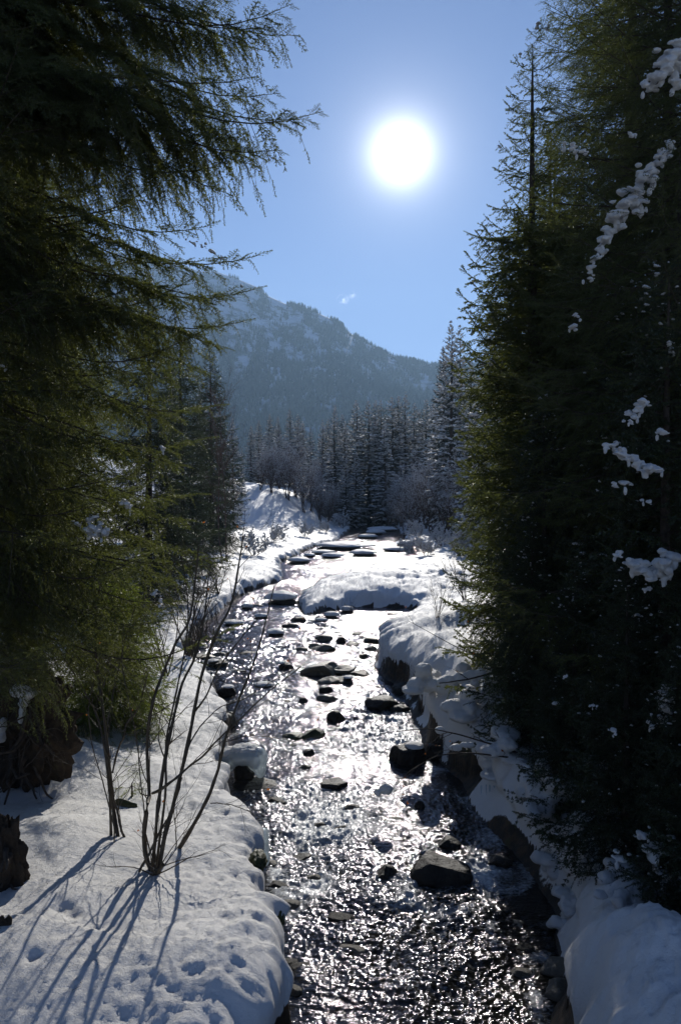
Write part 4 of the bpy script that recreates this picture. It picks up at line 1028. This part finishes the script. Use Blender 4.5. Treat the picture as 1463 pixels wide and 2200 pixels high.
for i, (px, py, lab) in enumerate(low):
    q = onz(px, py, .7); g = gz(q.x, q.y); v = i % 2; s_ = rr_.uniform(.75, 1.15)
    if protoL[v] is None: protoL[v] = alder((q.x, q.y, g), gLo[v], lab, 'low snowy bushes by the water', 'low_bush', 'bush', scale=s_)
    else: again(protoL[v], q.x, q.y, rr_.rand() * 6, s_, lab, 'low snowy bushes by the water')
# bare tree crown beyond the left spruces
gB = alder_geo(91, 11.5, 2, .15, (15, 9, 5), .05, 4, .01)
q = at(478, 1000, 44.0); e = alder((q.x, 44, gz(q.x, 44)), gB, 'bare fine-twigged tree leaning out from behind the left spruces', None, 'bare_tree', 'bare tree')
e.rotation_euler = (0, R(4), 1)

# ------------------------------------------------------------------ concrete abutment and posts of a small weir
def box(x0, x1, y0, y1, z0, z1):
    V = [(x, y, z) for z in (z0, z1) for y in (y0, y1) for x in (x0, x1)]
    return np.array(V, float), np.array([(0, 2, 3, 1), (4, 5, 7, 6), (0, 1, 5, 4), (2, 6, 7, 3), (0, 4, 6, 2), (1, 3, 7, 5)])
Y = 104.0; k = Y / F
e = empty('concrete_abutment', ((752 - CX) * k, Y, 0), 0, 'grey concrete abutment with a sloping snow-covered top by the far stream bend', 'abutment')
V = np.array([(-4.2, 0, -.5), (1.1, 0, -.5), (1.1, 7, -.5), (-4.2, 7, -.5), (-4.2, 0, 4.0), (1.1, 0, 2.25), (1.1, 7, 2.25), (-4.2, 7, 4.0)], float)
Q = np.array([(0, 1, 5, 4), (1, 2, 6, 5), (2, 3, 7, 6), (3, 0, 4, 7), (4, 5, 6, 7), (3, 2, 1, 0)])
mobj('wall', V, Q, [M_concrete], e)
snow_mass('snow_cover', [(-4 + i * .42, y, 4.1 - i * .139, .45, .9, .30) for i in range(13) for y in (.3, 1.6, 3, 4.5, 6)], e, .12, M_snow, 3, .15)
for i, (px, h) in enumerate([(782, 1.5), (800, 1.7), (818, 1.7), (826, 1.4)]):
    x = (px - CX) / F * 116; P_, Q_ = tubes([(np.array([(0, 0, -.5), (0.02, 0, h * .5), (0, 0.02, h)]), np.array([.14, .13, .12]))], 8)
    e = empty('wooden_post', (x, 116, .2), 0, '%s from the left of the dark posts standing across the far end of the stream' % ORD[i], 'post', 'posts across the far stream')
    mobj('post', P_, Q_, [M_bark], e, smooth=True)
    V2, T2 = ico(2); mobj('snow_cap', V2 * np.array([.2, .2, .12]) + np.array([0, 0.02, h]), T2, [M_snow], e, smooth=True)

# ------------------------------------------------------------------ foreground alders traced from the photograph
def leafmesh(pts, rg, size=.02):
    VV = []; TT = []; o = 0
    for p_ in pts:
        a = unit(rg.normal(size=3)); b = unit(np.cross(a, rg.normal(size=3))); s_ = size * rg.uniform(.7, 1.3); n_ = np.cross(a, b)
        VV.append(np.array([p_, p_ + a * s_ * .5 + b * s_ * .45 + n_ * s_ * .15, p_ + a * s_ * 1.3, p_ + a * s_ * .5 - b * s_ * .45 + n_ * s_ * .15])); TT += [[o, o + 1, o + 2], [o, o + 2, o + 3]]; o += 4
    return np.concatenate(VV), np.array(TT)
def traced_bush(name, label, base_px, base_z, stems, seed, leaves=10, twigs=6, extra=0):
    rg = np.random.RandomState(seed); b = onz(base_px[0], base_px[1], base_z); b.z = gz(b.x, b.y)
    Y0 = b.y; e = empty(name, b, 0, label, 'alder bush', 'bare alder bushes on the near snow bank'); tips = []
    for (pts, r0, r1, lean) in stems:
        P = []; n = len(pts)
        for i, (px, py) in enumerate(pts):
            Y = Y0 + lean[0] + (lean[1] - lean[0]) * i / (n - 1) + rg.normal() * .03
            P.append(at(px, py, Y))
        P = np.array([list(v) for v in P])
        g = gz(P[0][0], P[0][1])
        if pts[0][1] > 1780: P[0][2] = min(P[0][2], g - .06)
        S_ = spline(P, 30); S_ += np.cumsum(rg.normal(size=S_.shape) * .0025, 0); rad = 1.2 * np.linspace(r0, r1, 30) * (1 + .10 * rg.normal(size=30))
        out = [(S_, rad)]; dots = []
        for j in range(twigs):
            i = rg.randint(9, 29); tg = unit(S_[i] - S_[i - 1]); sd = unit(np.cross(tg, rg.normal(size=3)))
            grow(rg, S_[i], unit(tg + sd * rg.uniform(.5, 1.0)), rg.uniform(.2, .7), max(rad[i] * .3, .0022), 0, out, dots, (3, 2), .35, .3, .6)
        V, Q = tubes(out, 6); tips += dots
        mobj('stem', V - np.array(b), Q, [M_twig], e, smooth=True)
    if leaves and tips:
        T_ = [tips[rg.randint(len(tips))] for _ in range(leaves)]
        V, Q = leafmesh(T_, rg, .022); mobj('dead_leaves', V - np.array(b), Q, [M_leaf], e)
        D_ = np.array([tips[i] for i in range(0, len(tips), 2)])
    return e
traced_bush('alder_bush', 'left bare alder clump of slim upright stems on the near snow', (250, 1835), .95, [
  ([(262, 1840), (249, 1800), (240, 1740), (233, 1668), (218, 1530), (208, 1443), (203, 1350), (215, 1250)], .021, .009, (0, .3)),
  ([(270, 1828), (258, 1780), (246, 1728), (236, 1655)], .013, .008, (.05, .05)),
  ([(243, 1886), (240, 1830), (236, 1774), (215, 1690), (191, 1606), (186, 1520), (200, 1440)], .007, .003, (-.25, .1)),
  ([(234, 1783), (229, 1690), (218, 1590), (200, 1525), (185, 1500), (140, 1420), (88, 1362)], .013, .004, (0, .2)),
  ([(237, 1664), (248, 1615), (263, 1582), (270, 1550), (297, 1515), (318, 1440)], .010, .004, (0, -.2)),
  ([(290, 1300), (262, 1400), (240, 1490), (225, 1570)], .003, .006, (.2, .05))], 5, 6, 9)
traced_bush('alder_bush', 'largest bare alder clump with many leaning stems in the middle of the near snow', (318, 1895), .95, [
  ([(316, 1912), (330, 1888), (345, 1868)], .020, .014, (-.05, -.1)),
  ([(332, 1886), (312, 1850), (309, 1800), (318, 1730), (323, 1706), (319, 1610), (333, 1515), (356, 1443), (383, 1381), (412, 1329), (425, 1240), (430, 1170)], .020, .006, (0, .35)),
  ([(333, 1855), (350, 1800), (366, 1750), (392, 1635), (411, 1539), (430, 1443), (459, 1362), (492, 1300), (512, 1200), (520, 1150)], .022, .006, (0, .5)),
  ([(322, 1874), (333, 1778), (346, 1683), (368, 1568), (388, 1477), (419, 1410), (440, 1330), (450, 1230)], .020, .006, (.05, .6)),
  ([(323, 1711), (360, 1688), (397, 1654), (430, 1630), (450, 1606), (502, 1558), (574, 1491), (646, 1434)], .012, .003, (0, -.2)),
  ([(287, 1896), (310, 1850), (340, 1790), (365, 1740), (385, 1680)], .010, .005, (-.1, .1)),
  ([(330, 1860), (350, 1715), (352, 1600), (372, 1500), (392, 1400), (398, 1300), (385, 1200)], .012, .004, (.1, .5)),
  ([(411, 1539), (440, 1500), (470, 1440), (500, 1400), (560, 1330)], .009, .003, (.2, .1)),
  ([(392, 1635), (425, 1570), (470, 1520), (520, 1500), (600, 1450)], .007, .002, (.1, .3)),
  ([(315, 1860), (300, 1700), (285, 1560), (262, 1440), (262, 1340)], .006, .003, (.1, .4))], 6, 14, 11)
traced_bush('alder_bush', 'single alder stem leaning right over the edge of the near snow bank', (378, 1836), .95, [
  ([(374, 1840), (410, 1785), (445, 1721), (468, 1660), (484, 1597), (507, 1525), (550, 1420), (575, 1329), (590, 1260)], .019, .004, (0, .3)),
  ([(450, 1731), (475, 1732), (502, 1740), (535, 1755), (565, 1776)], .005, .002, (0, -.1)),
  ([(375, 1832), (372, 1780), (370, 1740)], .006, .003, (0, 0)),
  ([(484, 1597), (520, 1588), (580, 1590), (640, 1600)], .004, .0015, (.1, 0))], 7, 8)

# branches hanging over the right bank
def traced_branch(name, label, Y0, lines, seed, twigs=5, leaves=6, snow=None):
    rg = np.random.RandomState(seed); b = at(*lines[0][0][0], Y0); e = empty(name, b, 0, label, 'branch', 'branches reaching over the right of the stream'); out = []; dots = []
    for (pts, r0, r1, dy) in lines:
        P = np.array([list(at(px, py, Y0 + dy * i / len(pts))) for i, (px, py) in enumerate(pts)])
        S_ = spline(P, 24); S_ += np.cumsum(rg.normal(size=S_.shape) * .002, 0); rad = np.linspace(r0, r1, 24); out.append((S_, rad))
        for j in range(twigs):
            i = rg.randint(6, 23); tg = unit(S_[i] - S_[i - 1]); sd = unit(np.cross(tg, rg.normal(size=3)))
            grow(rg, S_[i], unit(tg + sd * .8), rg.uniform(.2, .55), max(rad[i] * .5, .002), 0, out, dots, (4, 2), .4, -.1, .7)
    V, Q = tubes(out, 6); mobj('limb', V - np.array(b), Q, [M_bark], e, smooth=True)
    if leaves:
        V, Q = leafmesh([dots[rg.randint(len(dots))] for _ in range(leaves)], rg, .028); mobj('dead_leaves', V - np.array(b), Q, [M_leaf], e)
    if snow:
        bl = []
        for (px, py, w, h) in snow:
            q = at(px, py, Y0 - .02) - b; kk = Y0 / F; bl.append((q.x, q.y, q.z, w * kk, .05, h * kk))
        snow_mass('snow', bl, e, .012, M_snow, seed, .3)
    return e
traced_branch('overhanging_branch', 'long bare branch reaching left over the water with a snow knob near its tip', 11.0,
  [([(1330, 1640), (1250, 1640), (1179, 1632), (1120, 1622), (1069, 1606), (993, 1582), (960, 1575), (921, 1568), (859, 1573), (820, 1578)], .022, .003, -.6)], 31, 5, 5, [(946, 1572, 11, 9), (1110, 1612, 18, 6), (980, 1610, 14, 9), (1005, 1604, 16, 7)])
traced_branch('overhanging_branch', 'lower bare branch bending down to the water beside a rock on the right', 10.8,
  [([(1300, 1652), (1180, 1645), (1117, 1606 + 30), (1021, 1625), (945, 1630), (905, 1650), (878, 1668), (849, 1700)], .018, .002, -.5), ([(900, 1650), (885, 1690), (862, 1720), (855, 1740)], .003, .0015, 0)], 32, 6, 9, [(830, 1702, 16, 12), (812, 1708, 9, 8)])
traced_branch('overhanging_branch', 'upper thin branch arching left across the sunlit right snow bank', 12.5,
  [([(1190, 1520), (1120, 1470), (1069, 1439), (1030, 1412), (993, 1396), (930, 1362), (878, 1333)], .016, .003, .3), ([(1069, 1439), (1040, 1390), (990, 1340), (940, 1318)], .006, .002, .2)], 33, 5, 10)
traced_branch('overhanging_branch', 'snow-loaded branch stub lying flat above the brown right bank cut', 12.6,
  [([(1080, 1440), (1040, 1452), (1000, 1462), (945, 1470)], .02, .008, -.2)], 34, 2, 3, [(950, 1468, 13, 10), (968, 1462, 16, 10), (990, 1458, 18, 12), (1012, 1453, 18, 12), (1032, 1450, 14, 13), (1020, 1470, 10, 9)])

# ------------------------------------------------------------------ root mass and mossy bank at the left edge
def root_mass(px, py, Y, w, h, label, seed, snow, nroots=60):
    rg = np.random.RandomState(seed); q = at(px, py, Y); e = empty('root_mass', (q.x, Y, q.z), 0, label, 'roots')
    V, T = ico(5); V = V * (1 + .6 * n3(V, 1.7, seed)[:, None] + .5 * n3(V, 4, seed + 1)[:, None] + .25 * n3(V, 10, seed + 2)[:, None])
    mobj('soil_clump', V * np.array([w, w * .6, h]), T, [M_root], e, smooth=True); out = []
    for i in range(nroots):
        s0 = np.array([rg.uniform(-.6, .6) * w, -.45 * w, rg.uniform(-.5, .75) * h]); P = [s0]; d = unit(np.array([rg.uniform(-.4, 1.0), -.5, rg.uniform(-.3, .4)]))
        for j in range(7): d = unit(d + rg.normal(size=3) * .38 + np.array([0, .05, -.22])); P.append(P[-1] + d * rg.uniform(.05, .17) * w * 1.6)
        r_ = rg.choice([.005, .008, .012, .028]); out.append((spline(np.array(P), 16), np.linspace(r_, r_ * .35, 16)))
    V, Q = tubes(out, 7); mobj('roots', V, Q, [M_bark], e, smooth=True)
    if snow:
        bl = []
        for (sx, sy, sw_, sh_) in snow: v = at(sx, sy, Y - .5 * w) - q; kk = Y / F; bl.append((v.x, v.y, v.z, sw_ * kk, .12, sh_ * kk))
        snow_mass('snow_cover', bl, e, .016, M_snow, seed, .35)
    return e
root_mass(60, 1560, 9.4, .50, .72, 'tangled dark root mass with snow in its hollows at the left edge', 41, [(40, 1485, 26, 16), (58, 1492, 22, 10), (50, 1510, 12, 12), (48, 1530, 9, 12), (44, 1548, 7, 10), (20, 1415, 44, 12), (55, 1408, 30, 12), (90, 1414, 18, 8), (3, 1560, 9, 16), (1, 1585, 8, 14)])
root_mass(5, 1870, 6.6, .17, .42, 'brown mossy earth bank poking in at the left edge below the roots', 42, None, 8)
root_mass(-5, 2060, 5.8, .16, .22, 'small dark hollow with twigs at the lower left edge', 43, None, 9)
p_ = onz(262, 1715, .95); V, T = rock_shape(301, 8); e = empty('mossy_stone', (p_.x, p_.y, gz(p_.x, p_.y)), 0, 'mossy dark stone showing through the snow behind the alder clump', 'stone')
mobj('stone', V * np.array([.17, .12, .10]), T, [M_moss], e, smooth=True)
# moss tufts on the edge of the near snow bank
for i, (px, py, lab) in enumerate([(545, 1860, 'uppermost'), (580, 1985, 'middle'), (520, 2165, 'lowest')]):
    p_ = onz(px, py, .72); V, T = ico(4); V = V * (1 + .35 * n3(V, 3, 50 + i)[:, None] + .2 * n3(V, 9, 60 + i)[:, None])
    o_ = mobj('moss_tuft', V * np.array([.09, .16, .10]) + np.array([p_.x + .03, p_.y, p_.z]), T, [M_moss], smooth=True)
    tag(o_, '%s of the yellow-green moss tufts on the near snow bank edge' % lab, 'moss', 'moss tufts on the near bank edge')

# ------------------------------------------------------------------ snow clumps held by the right trees
def clump(parent, pts, Y, seed):
    """snow pads lying on the boughs, running from one spot to the next"""
    rg = np.random.RandomState(seed); k = Y / F; bl = []; off = parent.location; c_, s_ = math.cos(-parent.rotation_euler.z), math.sin(-parent.rotation_euler.z); sc_ = parent.scale.x
    P2 = [pts[0]]
    for a, b in zip(pts[:-1], pts[1:]):
        d_ = math.hypot(a[0] - b[0], a[1] - b[1]); m = max(1, int(d_ / 16)) if d_ < 62 else 1
        for i in range(1, m + 1): P2.append(tuple(a[c] + (b[c] - a[c]) * i / m for c in range(3)))
    for (px, py, r) in P2:
        r = r * rg.uniform(.8, 1.25); tilt = rg.uniform(-.5, .2)
        for j in range(6):
            u = rg.uniform(-1.1, 1.1); q = at(px + u * r * .9, py - u * r * tilt + rg.normal() * .28 * r, Y + rg.uniform(-.12, .15)) - off
            x, y = q.x * c_ - q.y * s_, q.x * s_ + q.y * c_; w_ = (1.15 - abs(u) * .6) * r * k / sc_
            bl.append((x / sc_, y / sc_, q.z / sc_, w_ * rg.uniform(.35, .6), w_ * .6, w_ * rg.uniform(.22, .42)))
        for j in range(1):      # lobes hanging from the pad
            q = at(px + rg.uniform(-.8, .8) * r, py + rg.uniform(.5, 1.1) * r, Y) - off
            x, y = q.x * c_ - q.y * s_, q.x * s_ + q.y * c_; w_ = r * k / sc_
            bl.append((x / sc_, y / sc_, q.z / sc_, w_ * .2, w_ * .3, w_ * .5))
    return snow_mass('snow_clump', bl, parent, .010, M_snow, seed, .7)
clump(tE, [(1455, 110, 26), (1430, 145, 26), (1405, 175, 24), (1385, 195, 16), (1448, 190, 16)], 8.95, 1)
clump(tE, [(1432, 322, 13), (1408, 350, 16), (1385, 380, 20), (1360, 415, 20), (1335, 450, 24), (1310, 485, 24), (1292, 520, 18), (1275, 560, 12), (1258, 595, 14), (1370, 440, 14)], 8.95, 2)
clump(tE, [(1236, 680, 9), (1228, 705, 12)], 8.6, 3)
clump(tR, [(1375, 865, 14), (1345, 905, 14), (1305, 955, 18), (1345, 985, 16), (1375, 1000, 22), (1410, 1010, 14), (1330, 1040, 16), (1385, 1075, 14), (1420, 930, 12)], 7.3, 4)
clump(tR, [(1330, 1190, 14), (1365, 1215, 24), (1405, 1225, 26), (1440, 1195, 24), (1390, 1265, 14)], 7.3, 5)
clump(tE, [(1350, 295, 8), (1215, 320, 16), (1240, 330, 12)], 8.6, 6)
clump(tg, [(1440, 1480, 20), (1430, 1530, 16), (1400, 1560, 12), (1215, 1455, 9), (1275, 1520, 10), (1320, 1575, 9)], 7.2, 7)
clump(tg, [(1420, 1830, 30), (1450, 1890, 30), (1385, 1800, 16), (1370, 1960, 14), (1340, 1850, 16)], 6.9, 8)
clump(tA, [(165, 1125, 14), (190, 1135, 22), (222, 1142, 14), (200, 1110, 12)], 7.3, 9)
clump(tA, [(270, 1080, 12), (282, 1100, 8), (10, 790, 10), (350, 965, 9), (330, 1275, 9), (345, 1295, 7)], 7.4, 10)

clump(tA, [(404, 520, 7), (420, 524, 9), (440, 532, 8), (458, 545, 9), (476, 558, 6)], 7.6, 11)
clump(tA, [(500, 612, 4), (520, 618, 5), (540, 628, 4)], 8.2, 12)
clump(tA, [(494, 432, 7), (500, 440, 5)], 7.25, 13)

gSm = alder_geo(95, 3.0, 9, .6, (6, 4, 3), .016, 4, .006)
for i, (px, py, z, s_, lab) in enumerate([(400, 1400, .6, 1.0, 'thin bare bush on the left shore above the brown rock shelf'), (438, 1345, .6, .8, 'thin bare bush on the left shore across from the snow bar'), (360, 1440, .8, .9, 'thin bare bush on the left bank behind the young spruce'),
      (940, 1372, .9, .42, 'small bare twigs poking out of the sunlit right snow bank'), (880, 1425, .8, .3, 'tiny bare twigs on the lip of the right snow bank'), (745, 1290, .5, .35, 'bare twigs standing on the front of the snow bar'), (1000, 1330, .9, .6, 'bare bush beside the slim pointed spruce'), (470, 1270, .6, .9, 'thin bare bush below the dark left bank spruce')]):
    q = onz(px, py, z); loc = (q.x, q.y, gz(q.x, q.y))
    if i == 0: pS = alder(loc, gSm, lab, 'thin bare bushes on the banks', 'bare_bush', 'bush', mat=M_twig)
    else: again(pS, q.x, q.y, i * 1.3, s_, lab, 'thin bare bushes on the banks')

# ------------------------------------------------------------------ broken snow and boulders along the shaded right shore
for i, (px, py, w, h, lab) in enumerate([(1175, 1700, 60, 50, 'shaded snow hummock above the big dark rock face'), (1190, 1770, 44, 40, 'shaded snow hummock behind the broken ice clump'),
      (1290, 1800, 60, 55, 'tall shaded snow hummock under the low spruce boughs'), (1225, 1840, 40, 34, 'shaded snow hummock at the dark water behind the ice block'), (1320, 1900, 50, 45, 'shaded snow hummock right of the hanging snow pillow'),
      (1350, 1985, 40, 36, 'shaded snow hummock just above the big bottom right mound'), (1120, 1600, 40, 40, 'snow hummock under the long bare branch'), (1060, 1530, 40, 34, 'sunlit snow hummock above the brown bank cut')]):
    q = onz(px, py, .75); k = q.y / F; e = empty('snow_hummock', (q.x, q.y, gz(q.x, q.y)), 0, lab, 'snow', 'snow hummocks along the right shore'); r = np.random.RandomState(500 + i); bl = []
    for j in range(9): bl.append((r.normal() * w * k * .45, r.uniform(-.15, .25), r.uniform(-.1, .7) * h * k, w * k * r.uniform(.25, .5), w * k * r.uniform(.3, .5), h * k * r.uniform(.2, .45)))
    snow_mass('snow', bl, e, .018, M_snow, 500 + i, .4)

# ------------------------------------------------------------------ small stones awash in the riffles
rs = np.random.RandomState(77); pm = []
for i in range(4):
    V, T = rock_shape(700 + i, 7, 3); pm.append(mesh_data('small_stone', V * np.array([1, .8, .55]), T, [M_rock if i % 2 else M_slab], smooth=True))
nst = 0
stl = []
while nst < 44:
    py = 1300 + (2150 - 1300) * rs.rand() ** 1.6; px = rs.uniform(430, 1150); q = onz(px, py, 0)
    d_ = sdf(np.array([q.x]), np.array([q.y]))[0][0]
    if d_ > -.12 or (py > 1560 and 760 < px < 1080 and rs.rand() < .8): continue
    if any((q.x - p.x) ** 2 + (q.y - p.y - rw * .5) ** 2 < (rw + .12) ** 2 for (p, rw, rh, mt, snow, seed, lab) in rock_info): continue
    o_ = link('small_stone', pm[rs.randint(4)]); r_ = rs.uniform(.05, .13) * (1 + .8 * (py < 1420)); o_.location = (q.x, q.y, -.01); o_.scale = (r_ * rs.uniform(1, 1.7), r_, r_ * rs.uniform(.6, 1.0)); o_.rotation_euler = (0, 0, rs.uniform(-.5, .5))
    stl.append(o_); nst += 1
T_ = ['', '', 'twenty', 'thirty', 'forty']; TT_ = ['', '', 'twentieth', 'thirtieth', 'fortieth']
def nth(i): return ORD[i - 1] if i <= 20 else (TT_[i // 10] if i % 10 == 0 else T_[i // 10] + '-' + ORD[i % 10 - 1])
for i, o_ in enumerate(sorted(stl, key=lambda o: o.location.y)):
    tag(o_, '%s nearest of the small dark stones breaking the stream surface' % nth(i + 1), 'stone', 'small stones awash in the stream')

# ------------------------------------------------------------------ needles and bark crumbs fallen on the near snow
rs = np.random.RandomState(9); n = 5200
X_ = rs.uniform(-5, -.4, n); Y_ = rs.uniform(5.2, 15, n); k_ = rs.rand(n) < np.clip(.35 + 1.6 * n2(X_ * 1.2, Y_ * 1.2, 90), .08, 1); X_ = X_[k_]; Y_ = Y_[k_]
z_, d_ = land(X_, Y_)[:2]; m_ = d_ > .45; X_, Y_, z_ = X_[m_], Y_[m_], z_[m_]; n = len(X_)
P_ = np.stack([X_, Y_, z_ + .006], 1); a_ = rs.rand(n) * 6.28; l_ = rs.uniform(.004, .013, n) * np.where(rs.rand(n) < .02, 4, 1); dv = np.stack([np.cos(a_) * l_, np.sin(a_) * l_, rs.normal(size=n) * .002], 1); wv = np.stack([-np.sin(a_), np.cos(a_), 0 * a_], 1) * .0022
V = np.stack([P_ - dv - wv, P_ - dv + wv, P_ + dv], 1).reshape(-1, 3)
o_ = mobj('fallen_needles', V, np.arange(3 * n).reshape(n, 3), [M_root]); tag(o_, 'dark needles and bark crumbs scattered on the near snow', 'litter', kind='stuff')
# ------------------------------------------------------------------ valley haze
def build_haze():
    m, t, o = newmat('haze_air')
    v = N(t, 'ShaderNodeVolumePrincipled')
    v.inputs['Color'].default_value = (0.45, 0.70, 1.0, 1); v.inputs['Density'].default_value = 0.00017
    v.inputs['Anisotropy'].default_value = 0.35
    t.links.new(v.outputs[0], o.inputs['Volume'])
    x0, x1, y0, y1, z0, z1 = -2600, 3500, -40, 3600, -30, 900
    Vv = np.array([(x, y, z) for z in (z0, z1) for y in (y0, y1) for x in (x0, x1)], float)
    Qq = np.array([(0, 2, 3, 1), (4, 5, 7, 6), (0, 1, 5, 4), (2, 6, 7, 3), (0, 4, 6, 2), (1, 3, 7, 5)])
    h = mobj('haze', Vv, Qq, [m]); tag(h, 'thin blue valley haze', 'haze', kind='stuff')
build_haze()
